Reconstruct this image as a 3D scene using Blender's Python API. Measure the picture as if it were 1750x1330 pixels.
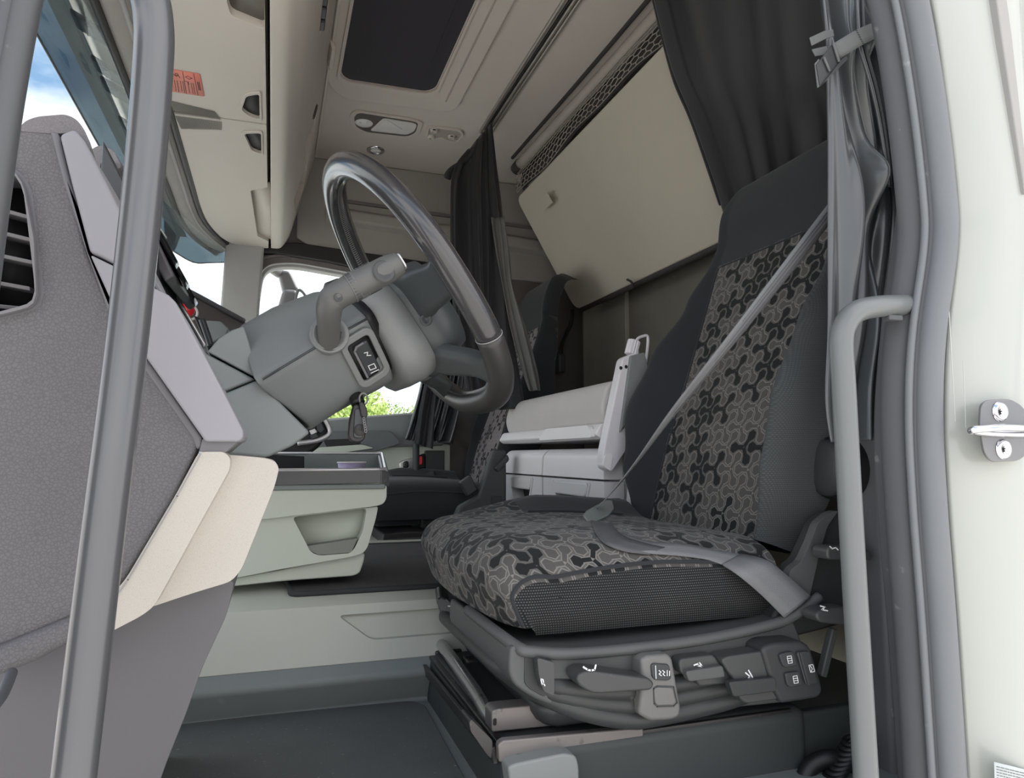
import bpy, bmesh, math, random
from mathutils import Vector, Matrix, noise
random.seed(7)
SC = bpy.context.scene
COL = SC.collection
for o in list(bpy.data.objects):
    bpy.data.objects.remove(o)

# ------------------------------------------------------------------ camera, world, light, exposure
CZ = 1.95                       # eye height over the yard the truck stands on; the driver's door opening lies ahead along +y
YAW, PIT, FPX = math.radians(18.8), math.radians(5.47), 1200.0
cam_data = bpy.data.cameras.new('camera'); cam = bpy.data.objects.new('camera', cam_data); COL.objects.link(cam)
cam_data.sensor_width = 36.0; cam_data.lens = FPX / 1750 * 36.0; cam_data.clip_start = .02; cam_data.clip_end = 300
cam.location = (0, 0, CZ)
cam.rotation_euler = (math.pi/2 + PIT, 0, -YAW)
SC.camera = cam

W = bpy.data.worlds.new('sky'); SC.world = W; W.use_nodes = True
nt = W.node_tree; nt.nodes.clear()
def wn(t, **kw):
    n = nt.nodes.new(t)
    for k, v in kw.items(): setattr(n, k, v)
    return n
tc = wn('ShaderNodeTexCoord'); nz = wn('ShaderNodeTexNoise'); nz.inputs['Scale'].default_value = 1.7; nz.inputs['Detail'].default_value = 7; nz.inputs['Roughness'].default_value = .55
mp = wn('ShaderNodeMapping'); mp.inputs['Scale'].default_value = (1, 1, 2.2); mp.inputs['Location'].default_value = (.0, 2.0, .5)
rp = wn('ShaderNodeValToRGB'); rp.color_ramp.elements[0].position = .38; rp.color_ramp.elements[1].position = .50
mx = wn('ShaderNodeMix', data_type='RGBA'); mx.inputs['A'].default_value = (.20, .33, .52, 1); mx.inputs['B'].default_value = (1.0, .975, .97, 1)
bg = wn('ShaderNodeBackground'); bg.inputs['Strength'].default_value = 1.75
wo = wn('ShaderNodeOutputWorld')
nt.links.new(tc.outputs['Generated'], mp.inputs['Vector']); nt.links.new(mp.outputs['Vector'], nz.inputs['Vector'])
nt.links.new(nz.outputs['Fac'], rp.inputs['Fac']); nt.links.new(rp.outputs['Color'], mx.inputs['Factor'])
nt.links.new(mx.outputs['Result'], bg.inputs['Color']); nt.links.new(bg.outputs['Background'], wo.inputs['Surface'])

sun_d = bpy.data.lights.new('sun', 'SUN'); sun_d.energy = 4.5; sun_d.angle = math.radians(12); sun_d.color = (1, .97, .93)
sun = bpy.data.objects.new('sun', sun_d); COL.objects.link(sun); sun.rotation_euler = (math.radians(-9), math.radians(42), 0)

vs = SC.view_settings
SC.display_settings.display_device = 'sRGB'
vs.view_transform = 'Standard'; vs.look = 'None'; vs.gamma = 1.0; vs.use_curve_mapping = False
vs.exposure = 0.30
try:
    SC.cycles.use_denoising = True; SC.cycles.max_bounces = 10; SC.cycles.diffuse_bounces = 6; SC.cycles.sample_clamp_indirect = 8
except Exception: pass

# ------------------------------------------------------------------ from a pixel of the survey and one known distance to a point in the cab
_F = Vector((math.sin(YAW)*math.cos(PIT), math.cos(YAW)*math.cos(PIT), math.sin(PIT)))
_R = Vector((math.cos(YAW), -math.sin(YAW), 0)); _U = _R.cross(_F)
def A(px, py, y=None, x=None, z=None):
    d = _F + _R*((px-875)/FPX) - _U*((py-665)/FPX)
    t = y/d.y if y is not None else x/d.x if x is not None else z/d.z
    p = d*t; return Vector((p.x, p.y, p.z+CZ))
def V(x, y, z): return Vector((x, y, z+CZ))          # cab coordinates: z = 0 at eye height

# ------------------------------------------------------------------ materials
MATS = {}
def s2l(c): return tuple(((v/255)/12.92 if v/255 <= .04045 else ((v/255+.055)/1.055)**2.4) for v in c)
class NT:
    def __init__(s, nt): s.nt = nt
    def n(s, t, **kw):
        n = s.nt.nodes.new(t)
        for k, v in kw.items(): setattr(n, k, v)
        return n
    def put(s, sock, v):
        if hasattr(v, 'links') or isinstance(v, bpy.types.NodeSocket): s.nt.links.new(v, sock)
        else: sock.default_value = v
    def m(s, op, a, b=None, c=None):
        n = s.n('ShaderNodeMath', operation=op); s.put(n.inputs[0], a)
        if b is not None: s.put(n.inputs[1], b)
        if c is not None: s.put(n.inputs[2], c)
        return n.outputs[0]
    def v(s, op, a, b=None, scale=None):
        n = s.n('ShaderNodeVectorMath', operation=op); s.put(n.inputs[0], a)
        if b is not None: s.put(n.inputs[1], b)
        if scale is not None: s.put(n.inputs['Scale'], scale)
        return n.outputs['Value'] if op in ('DOT_PRODUCT', 'LENGTH', 'DISTANCE') else n.outputs['Vector']
    def mix(s, f, a, b):
        n = s.n('ShaderNodeMix', data_type='RGBA'); s.put(n.inputs['Factor'], f)
        s.put(n.inputs['A'], a); s.put(n.inputs['B'], b); return n.outputs['Result']
def c4(c): return tuple(s2l(c)) + (1,)
def base(name, rough=.5, metal=0.0, spec=.5):
    m = bpy.data.materials.new(name); m.use_nodes = True; MATS[name] = m
    t = NT(m.node_tree); b = m.node_tree.nodes['Principled BSDF']
    b.inputs['Roughness'].default_value = rough; b.inputs['Metallic'].default_value = metal
    b.inputs['Specular IOR Level'].default_value = spec
    return m, t, b
def M(name, col, rough=.5, metal=0.0, spec=.5, grain=None, var=.08, vscale=14, dust=None, sheen=0, coat=0):
    """plain procedural material: soft colour mottling; grain = (kind, scale, strength, distance)"""
    m, t, b = base(name, rough, metal, spec)
    tc = t.n('ShaderNodeTexCoord'); co = tc.outputs['Object']
    nz = t.n('ShaderNodeTexNoise'); nz.inputs['Scale'].default_value = vscale; nz.inputs['Detail'].default_value = 4; t.put(nz.inputs['Vector'], co)
    lo = tuple(max(0, v*(1-var)) for v in s2l(col)) + (1,); hi = tuple(min(1, v*(1+var)) for v in s2l(col)) + (1,)
    c = t.mix(nz.outputs['Fac'], lo, hi)
    if dust:
        d = t.n('ShaderNodeTexNoise'); d.inputs['Scale'].default_value = dust[1]; d.inputs['Detail'].default_value = 6; t.put(d.inputs['Vector'], co)
        r = t.n('ShaderNodeValToRGB'); r.color_ramp.elements[0].position = dust[2]; r.color_ramp.elements[1].position = min(1, dust[2]+.12)
        t.put(r.inputs['Fac'], d.outputs['Fac']); c = t.mix(r.outputs['Color'], c, c4(dust[0]))
    t.put(b.inputs['Base Color'], c)
    if sheen: b.inputs['Sheen Weight'].default_value = sheen
    if coat: b.inputs['Coat Weight'].default_value = coat; b.inputs['Coat Roughness'].default_value = .1
    if grain:
        kind, sc, st, dist = grain[:4]
        if kind == 'leather':
            tx = t.n('ShaderNodeTexVoronoi', feature='DISTANCE_TO_EDGE'); tx.inputs['Scale'].default_value = sc
            w = t.n('ShaderNodeTexNoise'); w.inputs['Scale'].default_value = sc*.6; t.put(w.inputs['Vector'], co)
            t.put(tx.inputs['Vector'], t.v('ADD', co, t.v('SCALE', w.outputs['Color'], scale=.9/sc)))
            h = t.m('MINIMUM', tx.outputs['Distance'], .22)
            dk = t.m('MULTIPLY', t.m('LESS_THAN', tx.outputs['Distance'], .075), grain[4] if len(grain) > 4 else .34)
            c = t.mix(dk, c, tuple(v*.45 for v in s2l(col)) + (1,)); t.put(b.inputs['Base Color'], c)
        elif kind == 'weave':
            tx = t.n('ShaderNodeTexVoronoi', feature='F1'); tx.inputs['Scale'].default_value = sc; tx.inputs['Randomness'].default_value = .25
            t.put(tx.inputs['Vector'], co); h = t.m('SUBTRACT', 1.0, tx.outputs['Distance'])
        else:
            tx = t.n('ShaderNodeTexNoise'); tx.inputs['Scale'].default_value = sc; tx.inputs['Detail'].default_value = 3; t.put(tx.inputs['Vector'], co); h = tx.outputs['Fac']
        bp = t.n('ShaderNodeBump'); bp.inputs['Strength'].default_value = st; bp.inputs['Distance'].default_value = dist
        t.put(bp.inputs['Height'], h); t.put(b.inputs['Normal'], bp.outputs['Normal'])
    return m

def knit_mat(name, dark, light, per_m, amount):
    """knitted side fabric: rows of small pale loops, in UV metres"""
    m, t, b = base(name, .95, 0, .1)
    uv = t.n('ShaderNodeUVMap'); ob = t.n('ShaderNodeTexCoord'); sq = t.n('ShaderNodeSeparateXYZ'); t.put(sq.inputs[0], ob.outputs['Object']); cq = t.n('ShaderNodeCombineXYZ'); t.put(cq.inputs[0], t.m('ADD', sq.outputs['X'], t.m('MULTIPLY', sq.outputs['Y'], .4))); t.put(cq.inputs[1], sq.outputs['Z']); p = t.v('SCALE', cq.outputs[0], scale=per_m)
    sx = t.n('ShaderNodeSeparateXYZ'); t.put(sx.inputs[0], p)
    row = t.m('FLOOR', sx.outputs['Y']); off = t.m('MULTIPLY', t.m('MODULO', row, 2.0), .5)
    fx = t.m('SUBTRACT', t.m('FRACT', t.m('ADD', sx.outputs['X'], off)), .5); fy = t.m('SUBTRACT', t.m('FRACT', sx.outputs['Y']), .5)
    d = t.m('ADD', t.m('MULTIPLY', fx, fx), t.m('MULTIPLY', t.m('MULTIPLY', fy, fy), 2.2))
    dot = t.m('LESS_THAN', d, .085)
    nz = t.n('ShaderNodeTexNoise'); nz.inputs['Scale'].default_value = 9; nz.inputs['Detail'].default_value = 5; t.put(nz.inputs['Vector'], uv.outputs['UV'])
    f = t.m('MULTIPLY', dot, t.m('MULTIPLY', nz.outputs['Fac'], amount))
    t.put(b.inputs['Base Color'], t.mix(f, c4(dark), c4(light)))
    bp = t.n('ShaderNodeBump'); bp.inputs['Strength'].default_value = .5; bp.inputs['Distance'].default_value = .001
    t.put(bp.inputs['Height'], t.m('SUBTRACT', .5, d)); t.put(b.inputs['Normal'], bp.outputs['Normal'])
    b.inputs['Sheen Weight'].default_value = .08
    return m

def propeller_mat(name, cell, ground, dark, mid, line, line_w=.020):
    """seat cloth: interlocking three-armed motifs with hexagonal ends on a triangular lattice, in UV metres"""
    m, t, b = base(name, .95, 0, .1)
    uv = t.n('ShaderNodeUVMap')
    wn_ = t.n('ShaderNodeTexNoise'); wn_.inputs['Scale'].default_value = 25; t.put(wn_.inputs['Vector'], uv.outputs['UV'])
    p0 = t.v('SCALE', uv.outputs['UV'], scale=1/cell)
    p = t.v('ADD', p0, t.v('SCALE', t.v('SUBTRACT', wn_.outputs['Color'], (.5, .5, .5)), scale=.04))
    p = t.v('MULTIPLY', p, (1, 1, 0))
    R2 = (1, math.sqrt(3), 1); H = (.5, math.sqrt(3)/2, .5)
    def cellmod(q):
        fl = t.v('FLOOR', t.v('DIVIDE', q, R2)); return t.v('MULTIPLY', t.v('SUBTRACT', t.v('SUBTRACT', q, t.v('MULTIPLY', fl, R2)), H), (1, 1, 0))
    a = cellmod(p); bb = cellmod(t.v('SUBTRACT', p, H))
    sel = t.m('LESS_THAN', t.v('LENGTH', a), t.v('LENGTH', bb))
    mxv = t.n('ShaderNodeMix', data_type='VECTOR'); t.put(mxv.inputs['Factor'], sel); t.put(mxv.inputs['A'], bb); t.put(mxv.inputs['B'], a)
    q = mxv.outputs['Result']; cid = t.v('SUBTRACT', p, q)
    dirs = [Vector((math.cos(k*2*math.pi/3), math.sin(k*2*math.pi/3), 0)) for k in range(3)]
    # node group: distance to one arm
    g = bpy.data.node_groups.new('arm_distance', 'ShaderNodeTree')
    g.interface.new_socket('P', in_out='INPUT', socket_type='NodeSocketVector'); g.interface.new_socket('D', in_out='INPUT', socket_type='NodeSocketVector')
    g.interface.new_socket('N', in_out='INPUT', socket_type='NodeSocketVector'); g.interface.new_socket('R', in_out='OUTPUT', socket_type='NodeSocketFloat')
    gt = NT(g); gi = gt.n('NodeGroupInput'); go = gt.n('NodeGroupOutput')
    L, wid, hb = .56, .115, .222
    al = gt.v('DOT_PRODUCT', gi.outputs['P'], gi.outputs['D']); ac = gt.m('ABSOLUTE', gt.v('DOT_PRODUCT', gi.outputs['P'], gi.outputs['N']))
    over = gt.m('ABSOLUTE', gt.m('SUBTRACT', al, L/2))
    bar = gt.m('MAXIMUM', gt.m('SUBTRACT', ac, wid), gt.m('SUBTRACT', over, L/2))
    ax = gt.m('ABSOLUTE', gt.m('SUBTRACT', al, L))
    hx = gt.m('SUBTRACT', gt.m('MAXIMUM', gt.m('ADD', gt.m('MULTIPLY', ax, .5), gt.m('MULTIPLY', ac, .866)), ax), hb)
    gt.put(go.inputs['R'], gt.m('MINIMUM', bar, hx))
    def Y(pt):
        r = None
        for d in dirs:
            n = t.n('ShaderNodeGroup'); n.node_tree = g; t.put(n.inputs['P'], pt); n.inputs['D'].default_value = d; n.inputs['N'].default_value = (-d.y, d.x, 0)
            r = n.outputs['R'] if r is None else t.m('MINIMUM', r, n.outputs['R'])
        return r
    best = Y(q); bid = cid
    for d in dirs:
        dn = Y(t.v('ADD', q, tuple(d))); less = t.m('LESS_THAN', dn, best)
        mm = t.n('ShaderNodeMix', data_type='VECTOR'); t.put(mm.inputs['Factor'], less); t.put(mm.inputs['A'], bid); t.put(mm.inputs['B'], t.v('SUBTRACT', cid, tuple(d)))
        bid = mm.outputs['Result']; best = t.m('MINIMUM', best, dn)
    rid = t.v('FLOOR', t.v('ADD', t.v('SCALE', bid, scale=2.0/1.0), (.5, .5, .5)))
    wh = t.n('ShaderNodeTexWhiteNoise', noise_dimensions='3D'); t.put(wh.inputs['Vector'], rid)
    r = wh.outputs['Value']
    inside = t.m('LESS_THAN', best, -.02)
    outl = t.m('LESS_THAN', t.m('ABSOLUTE', t.m('ADD', best, .02)), line_w)
    fill = t.mix(t.m('LESS_THAN', r, .42), c4(mid), c4(dark))
    c = t.mix(inside, c4(ground), fill)
    lv = t.m('MULTIPLY', outl, t.m('MULTIPLY', t.m('GREATER_THAN', r, .40), .75))
    c = t.mix(lv, c, c4(line))
    fz = t.n('ShaderNodeTexNoise'); fz.inputs['Scale'].default_value = 900; t.put(fz.inputs['Vector'], uv.outputs['UV'])
    c = t.mix(t.m('MULTIPLY', fz.outputs['Fac'], .28), c, c4((20, 20, 20)))
    t.put(b.inputs['Base Color'], c); b.inputs['Sheen Weight'].default_value = .1
    bp = t.n('ShaderNodeBump'); bp.inputs['Strength'].default_value = .6; bp.inputs['Distance'].default_value = .0012
    t.put(bp.inputs['Height'], t.m('ADD', t.m('MULTIPLY', outl, -.8), t.m('MULTIPLY', fz.outputs['Fac'], .5))); t.put(b.inputs['Normal'], bp.outputs['Normal'])
    return m

def glass_mat(name, tint, rough=0.0, alpha=.12):
    m = bpy.data.materials.new(name); m.use_nodes = True; MATS[name] = m
    n = m.node_tree; n.nodes.clear(); t = NT(n)
    tr = t.n('ShaderNodeBsdfTransparent'); tr.inputs['Color'].default_value = tuple(s2l(tint)) + (1,)
    gl = t.n('ShaderNodeBsdfGlossy'); gl.inputs['Roughness'].default_value = rough
    fr = t.n('ShaderNodeFresnel'); fr.inputs['IOR'].default_value = 1.3
    mx = t.n('ShaderNodeMixShader'); t.put(mx.inputs[0], t.m('MULTIPLY', fr.outputs[0], alpha*4)); t.put(mx.inputs[1], tr.outputs[0]); t.put(mx.inputs[2], gl.outputs[0])
    o = t.n('ShaderNodeOutputMaterial'); t.put(o.inputs['Surface'], mx.outputs[0]); return m

# ------------------------------------------------------------------ objects
def tag(o, label=None, cat=None, group=None, kind=None):
    if label: o['label'] = label
    if cat: o['category'] = cat
    if group: o['group'] = group
    if kind: o['kind'] = kind
    return o
def thing(name, label, cat, loc, group=None):
    o = bpy.data.objects.new(name, None); COL.objects.link(o); o.empty_display_size = .05
    o.location = loc; return tag(o, label, cat, group)
def link(name, me, mat, parent=None, smooth=True, bev=0, seg=2, ang=30):
    if mat and not me.materials:
        for mm in (mat if isinstance(mat, (list, tuple)) else [mat]): me.materials.append(MATS[mm])
    o = bpy.data.objects.new(name, me); COL.objects.link(o)
    if parent:
        o.parent = parent
        r = parent; base_ = Vector((0, 0, 0))
        while r: base_ += r.location; r = r.parent
        o.matrix_parent_inverse = Matrix.Identity(4); me.transform(Matrix.Translation(-base_))
    if smooth:
        for p in me.polygons: p.use_smooth = True
    if bev:
        b = o.modifiers.new('bevel', 'BEVEL'); b.width = bev; b.segments = seg; b.limit_method = 'ANGLE'; b.angle_limit = math.radians(ang); b.harden_normals = True
    return o
def fromdata(name, vs_, fs, mat, parent=None, uv=None, **kw):
    me = bpy.data.meshes.new(name); me.from_pydata([tuple(v) for v in vs_], [], fs)
    if uv:
        l = me.uv_layers.new(name='UVMap')
        for i, lp in enumerate(me.loops): l.data[i].uv = uv[lp.vertex_index]
    bm = bmesh.new(); bm.from_mesh(me); bmesh.ops.recalc_face_normals(bm, faces=bm.faces); bm.to_mesh(me); bm.free()
    return link(name, me, mat, parent, **kw)

def rnd(pts, r, n=5):
    """round the corners of a closed 3-D polygon; r a number or one per corner"""
    out = []; k = len(pts)
    for i, p in enumerate(pts):
        rr = r[i] if isinstance(r, (list, tuple)) else r
        a, b = pts[i-1], pts[(i+1) % k]
        da, db = (a-p), (b-p); la, lb = da.length, db.length
        q = min(rr, la*.48, lb*.48)
        if q < 1e-5: out.append(p.copy()); continue
        p0, p2 = p+da/la*q, p+db/lb*q
        for j in range(n+1):
            t = j/n; out.append(p0*(1-t)**2 + p*2*t*(1-t) + p2*t*t)
    return out
def slab(name, pts, ext, mat, parent=None, bev=.004, seg=2, r=0, **kw):
    if r: pts = rnd(pts, r)
    n = len(pts); ext = Vector(ext)
    vs_ = [p for p in pts] + [p+ext for p in pts]
    fs = [list(range(n)), list(range(2*n-1, n-1, -1))] + [[i, (i+1) % n, n+(i+1) % n, n+i] for i in range(n)]
    return fromdata(name, vs_, fs, mat, parent, bev=bev, seg=seg, **kw)
def pslab(name, pix, y, dep, mat, parent=None, bev=.004, seg=2, r=0, **kw):
    return slab(name, [A(a, b, y=y) for a, b in pix], (0, dep, 0), mat, parent, bev, seg, r, **kw)
def ringslab(name, outer, inner, ext, mat, parent=None, bev=.003, seg=2, **kw):
    """frame: two loops of equal count, extruded"""
    n = len(outer); ext = Vector(ext)
    vs_ = list(outer) + list(inner) + [p+ext for p in outer] + [p+ext for p in inner]
    fs = []
    for i in range(n):
        j = (i+1) % n
        fs += [[i, j, n+j, n+i], [2*n+i, 3*n+i, 3*n+j, 2*n+j], [i, 2*n+i, 2*n+j, j], [n+i, n+j, 3*n+j, 3*n+i]]
    return fromdata(name, vs_, fs, mat, parent, bev=bev, seg=seg, **kw)
def inset(pts, f, nrm=None):
    c = sum(pts, Vector())/len(pts); return [c+(p-c)*f for p in pts]
def box(name, c, size, mat, parent=None, rot=None, bev=.004, seg=2, **kw):
    sx, sy, sz = size[0]/2, size[1]/2, size[2]/2
    vs_ = [Vector((a*sx, b*sy, d*sz)) for a in (-1, 1) for b in (-1, 1) for d in (-1, 1)]
    if rot is not None: vs_ = [rot @ v for v in vs_]
    vs_ = [v+c for v in vs_]
    fs = [[0, 1, 3, 2], [4, 6, 7, 5], [0, 4, 5, 1], [2, 3, 7, 6], [0, 2, 6, 4], [1, 5, 7, 3]]
    return fromdata(name, vs_, fs, mat, parent, bev=bev, seg=seg, **kw)
def crom(pts, n=8, closed=False):
    out = []; k = len(pts)
    for i in range(k if closed else k-1):
        p = [pts[(i+j) % k] if closed else pts[max(0, min(k-1, i+j))] for j in (-1, 0, 1, 2)]
        for s in range(n):
            t = s/n
            out.append(.5*((2*p[1]) + (p[2]-p[0])*t + (2*p[0]-5*p[1]+4*p[2]-p[3])*t*t + (3*p[1]-p[0]-3*p[2]+p[3])*t**3))
    if not closed: out.append(pts[-1].copy())
    return out
def frames(path, closed=False, up=None):
    k = len(path); T = []
    for i in range(k):
        a = path[(i-1) % k] if closed or i > 0 else path[i]; b = path[(i+1) % k] if closed or i < k-1 else path[i]
        T.append((b-a).normalized())
    if up is not None:
        fr = []
        for t in T:
            s = t.cross(up).normalized(); fr.append((t, s, s.cross(t)))
        return fr
    n = T[0].orthogonal().normalized(); fr = []
    for i, t in enumerate(T):
        n = (n - t*n.dot(t)).normalized(); fr.append((t, n, t.cross(n)))
    return fr
def sweep(name, path, prof, mat, parent=None, closed=False, up=None, scale=None, **kw):
    """closed 2-D profile [(a,b)] carried along a path"""
    fr = frames(path, closed, up); m = len(prof); vs_ = []; fs = []; uv = []
    acc = 0
    for i, (p, (t, s, u)) in enumerate(zip(path, fr)):
        if i: acc += (p-path[i-1]).length
        k = scale(i/max(1, len(path)-1)) if scale else 1
        for j, (a, b) in enumerate(prof): vs_.append(p+s*a*k+u*b*k); uv.append((acc, j/m*.1))
    n = len(path)
    for i in range(n if closed else n-1):
        for j in range(m):
            q, w = i*m, ((i+1) % n)*m
            fs.append([q+j, q+(j+1) % m, w+(j+1) % m, w+j])
    if not closed: fs += [list(range(m))[::-1], list(range((n-1)*m, n*m))]
    return fromdata(name, vs_, fs, mat, parent, uv=uv, **kw)
def circ(r, n=14, ry=None): return [(r*math.cos(2*math.pi*i/n), (ry or r)*math.sin(2*math.pi*i/n)) for i in range(n)]
def tube(name, pts, r, mat, parent=None, closed=False, n=14, sm=8, scale=None, ry=None, up=None, **kw):
    path = crom(pts, sm, closed) if sm else pts
    return sweep(name, path, circ(r, n, ry), mat, parent, closed, scale=scale, up=up, **kw)
def lathe(name, c, axis, prof, mat, parent=None, n=24, **kw):
    """prof: (radius, height) along axis from c"""
    axis = Vector(axis).normalized(); s = axis.orthogonal().normalized(); u = axis.cross(s); vs_ = []; fs = []; m = len(prof)
    for i in range(n):
        a = 2*math.pi*i/n; d = s*math.cos(a)+u*math.sin(a)
        for r, h in prof: vs_.append(c+d*max(r, 1e-5)+axis*h)
    for i in range(n):
        for j in range(m-1):
            q, w = i*m, ((i+1) % n)*m; fs.append([q+j, w+j, w+j+1, q+j+1])
    return fromdata(name, vs_, fs, mat, parent, **kw)
def surf(name, f, nu, nv, mat, parent=None, thick=0, uvscale=None, pick=None, **kw):
    """grid surface f(u,v) -> Vector, UV in metres from mid-lines; pick(u,v) keeps faces"""
    P = [[f(i/nu, j/nv) for j in range(nv+1)] for i in range(nu+1)]
    mi, mj = nu//2, nv//2; U = [[0]*(nv+1) for _ in range(nu+1)]; Vv = [[0]*(nv+1) for _ in range(nu+1)]
    for j in range(nv+1):
        a = 0
        for i in range(1, nu+1): a += (P[i][mj]-P[i-1][mj]).length; U[i][j] = a
    for i in range(nu+1):
        a = 0
        for j in range(1, nv+1): a += (P[mi][j]-P[mi][j-1]).length; Vv[i][j] = a
    vs_ = [P[i][j] for i in range(nu+1) for j in range(nv+1)]; uv = [(U[i][j], Vv[i][j]) for i in range(nu+1) for j in range(nv+1)]
    fs = [[i*(nv+1)+j, (i+1)*(nv+1)+j, (i+1)*(nv+1)+j+1, i*(nv+1)+j+1] for i in range(nu) for j in range(nv) if pick is None or pick((i+.5)/nu, (j+.5)/nv)]
    if pick:
        used = sorted({k for q in fs for k in q}); mp_ = {k: n for n, k in enumerate(used)}
        vs_ = [vs_[k] for k in used]; uv = [uv[k] for k in used]; fs = [[mp_[k] for k in q] for q in fs]
    o = fromdata(name, vs_, fs, mat, parent, uv=uv, **kw)
    if thick:
        s = o.modifiers.new('thickness', 'SOLIDIFY'); s.thickness = thick; s.offset = 0
    return o
def loft(name, rings, mat, parent=None, cap=True, uvm=None, **kw):
    m = len(rings[0]); n = len(rings); vs_ = [p for r in rings for p in r]; fs = []
    for i in range(n-1):
        for j in range(m):
            fs.append([i*m+j, i*m+(j+1) % m, (i+1)*m+(j+1) % m, (i+1)*m+j])
    if cap: fs += [list(range(m))[::-1], list(range((n-1)*m, n*m))]
    return fromdata(name, vs_, fs, mat, parent, **kw)
def rrect(w, h, r, n=6):
    """rounded rectangle outline centred on 0"""
    out = []
    for cx, cy, a0 in ((w/2-r, h/2-r, 0), (-w/2+r, h/2-r, 90), (-w/2+r, -h/2+r, 180), (w/2-r, -h/2+r, 270)):
        for i in range(n+1):
            a = math.radians(a0+90*i/n); out.append((cx+r*math.cos(a), cy+r*math.sin(a)))
    return out
def ribbon(name, pts, wid, mat, parent=None, th=.0015, n=10, **kw):
    """flat webbing: pts centre line, wid list of half-width vectors"""
    c = crom(pts, n); w = crom(wid, n); vs_ = []; fs = []; uv = []; a = 0
    for i, (p, q) in enumerate(zip(c, w)):
        if i: a += (p-c[i-1]).length
        vs_ += [p-q, p-q*.33, p+q*.33, p+q]; uv += [(a, -q.length), (a, -q.length*.33), (a, q.length*.33), (a, q.length)]
    for i in range(len(c)-1):
        for j in range(3): fs.append([4*i+j, 4*i+j+1, 4*i+j+5, 4*i+j+4])
    o = fromdata(name, vs_, fs, mat, parent, uv=uv, **kw)
    s = o.modifiers.new('thickness', 'SOLIDIFY'); s.thickness = th; s.offset = 0
    return o
def lines(name, polys, w, nrm, mat, parent, th=.0008):
    """printed marks: thin strips along polylines lying on a surface with normal nrm"""
    vs_ = []; fs = []; nrm = Vector(nrm).normalized()
    for pl in polys:
        for a, b in zip(pl, pl[1:]):
            d = (b-a)
            if d.length < 1e-6: continue
            d.normalize(); s = d.cross(nrm)*w/2; e = d*w*.35; k = len(vs_)
            q = [a-e-s, a-e+s, b+e+s, b+e-s]
            vs_ += q + [v+nrm*th for v in q]
            fs += [[k+4, k+5, k+6, k+7], [k, k+1, k+5, k+4], [k+1, k+2, k+6, k+5], [k+2, k+3, k+7, k+6], [k+3, k, k+4, k+7]]
    o = fromdata(name, vs_, fs, mat, parent, smooth=False); o['kind'] = 'stuff'; return o
def cut(o, cutter):
    """subtract a solid from a part's mesh for good, then drop it (do it before any bevel is added)"""
    mods = [(m.name, m.width, m.segments) for m in o.modifiers if m.type == 'BEVEL']
    for m in list(o.modifiers): o.modifiers.remove(m)
    cm = cutter.data
    if o.parent:                      # both meshes are stored relative to their parent chain
        base_ = Vector((0, 0, 0)); r = o.parent
        while r: base_ += r.location; r = r.parent
        if cutter.parent is None: cm.transform(Matrix.Translation(-base_))
        cutter.parent = o.parent
    bpy.context.view_layer.update()
    b = o.modifiers.new('cut', 'BOOLEAN'); b.object = cutter; b.operation = 'DIFFERENCE'; b.solver = 'EXACT'
    dg = bpy.context.evaluated_depsgraph_get(); me = bpy.data.meshes.new_from_object(o.evaluated_get(dg))
    o.modifiers.remove(b); o.data = me
    bpy.data.objects.remove(cutter)
    for p in me.polygons: p.use_smooth = True
    for n, w, s in mods:
        b = o.modifiers.new('bevel', 'BEVEL'); b.width = w; b.segments = s; b.limit_method = 'ANGLE'; b.angle_limit = math.radians(30); b.harden_normals = True
    return o
def cutp(o, pts, ext, r=0):
    return cut(o, slab('cutter', pts, ext, None, None, bev=0, r=r, smooth=False))
def eqn(loop, n=60):
    L = [0]; k = len(loop)
    for i in range(k): L.append(L[-1]+(loop[(i+1) % k]-loop[i]).length)
    out = []
    for s in range(n):
        d = L[-1]*s/n; i = max(j for j in range(k) if L[j] <= d+1e-12); t = (d-L[i])/max(1e-9, L[i+1]-L[i]); out.append(loop[i].lerp(loop[(i+1) % k], t))
    return out
# ------------------------------------------------------------------ the palette
M('dash_leather', (108, 106, 108), .55, grain=('leather', 310, .7, .002), spec=.4)
M('dash_smooth', (150, 149, 154), .5, grain=('noise', 900, .12, .0004), var=.04, spec=.35)
M('dash_bezel', (112, 111, 115), .45, grain=('noise', 900, .15, .0004))
M('dash_top', (120, 116, 118), .6, grain=('leather', 420, .4, .001))
M('cream_leather', (192, 186, 177), .55, grain=('leather', 620, .35, .0008, .16), var=.05)
M('leg_panel', (96, 95, 98), .6, grain=('noise', 700, .2, .0006), dust=((150, 148, 150), 9, .66))
M('column_plastic', (118, 121, 121), .5, grain=('noise', 1200, .1, .0003), var=.04)
M('column_light', (128, 130, 129), .45, grain=('noise', 1200, .1, .0003), var=.03)
M('knee_plastic', (122, 127, 126), .5, grain=('noise', 900, .1, .0003), var=.04)
M('black', (22, 22, 24), .5)
M('stalk_grey', (96, 96, 94), .45, grain=('noise', 1200, .1, .0003))
M('black_gloss', (24, 24, 27), .22, coat=.4)
M('vent_black', (14, 14, 16), .6)
M('vent_edge', (120, 118, 120), .4)
M('rubber', (86, 87, 90), .55, grain=('noise', 260, .2, .0008), dust=((150, 150, 152), 30, .68))
M('rubber_light', (116, 119, 122), .5, grain=('noise', 300, .15, .0006), dust=((185, 188, 190), 22, .7))
M('rubber_dark', (82, 84, 88), .5, grain=('noise', 260, .2, .0008), dust=((140, 140, 142), 40, .68))
M('handle_metal', (98, 99, 102), .30, metal=.35, grain=('noise', 1500, .12, .0003), coat=.35, var=.04)
M('handle_grey', (112, 115, 115), .42, grain=('noise', 1100, .15, .0004), coat=.2, var=.04)
M('paint_white', (182, 185, 178), .28, coat=.5, var=.015, vscale=5)
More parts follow.
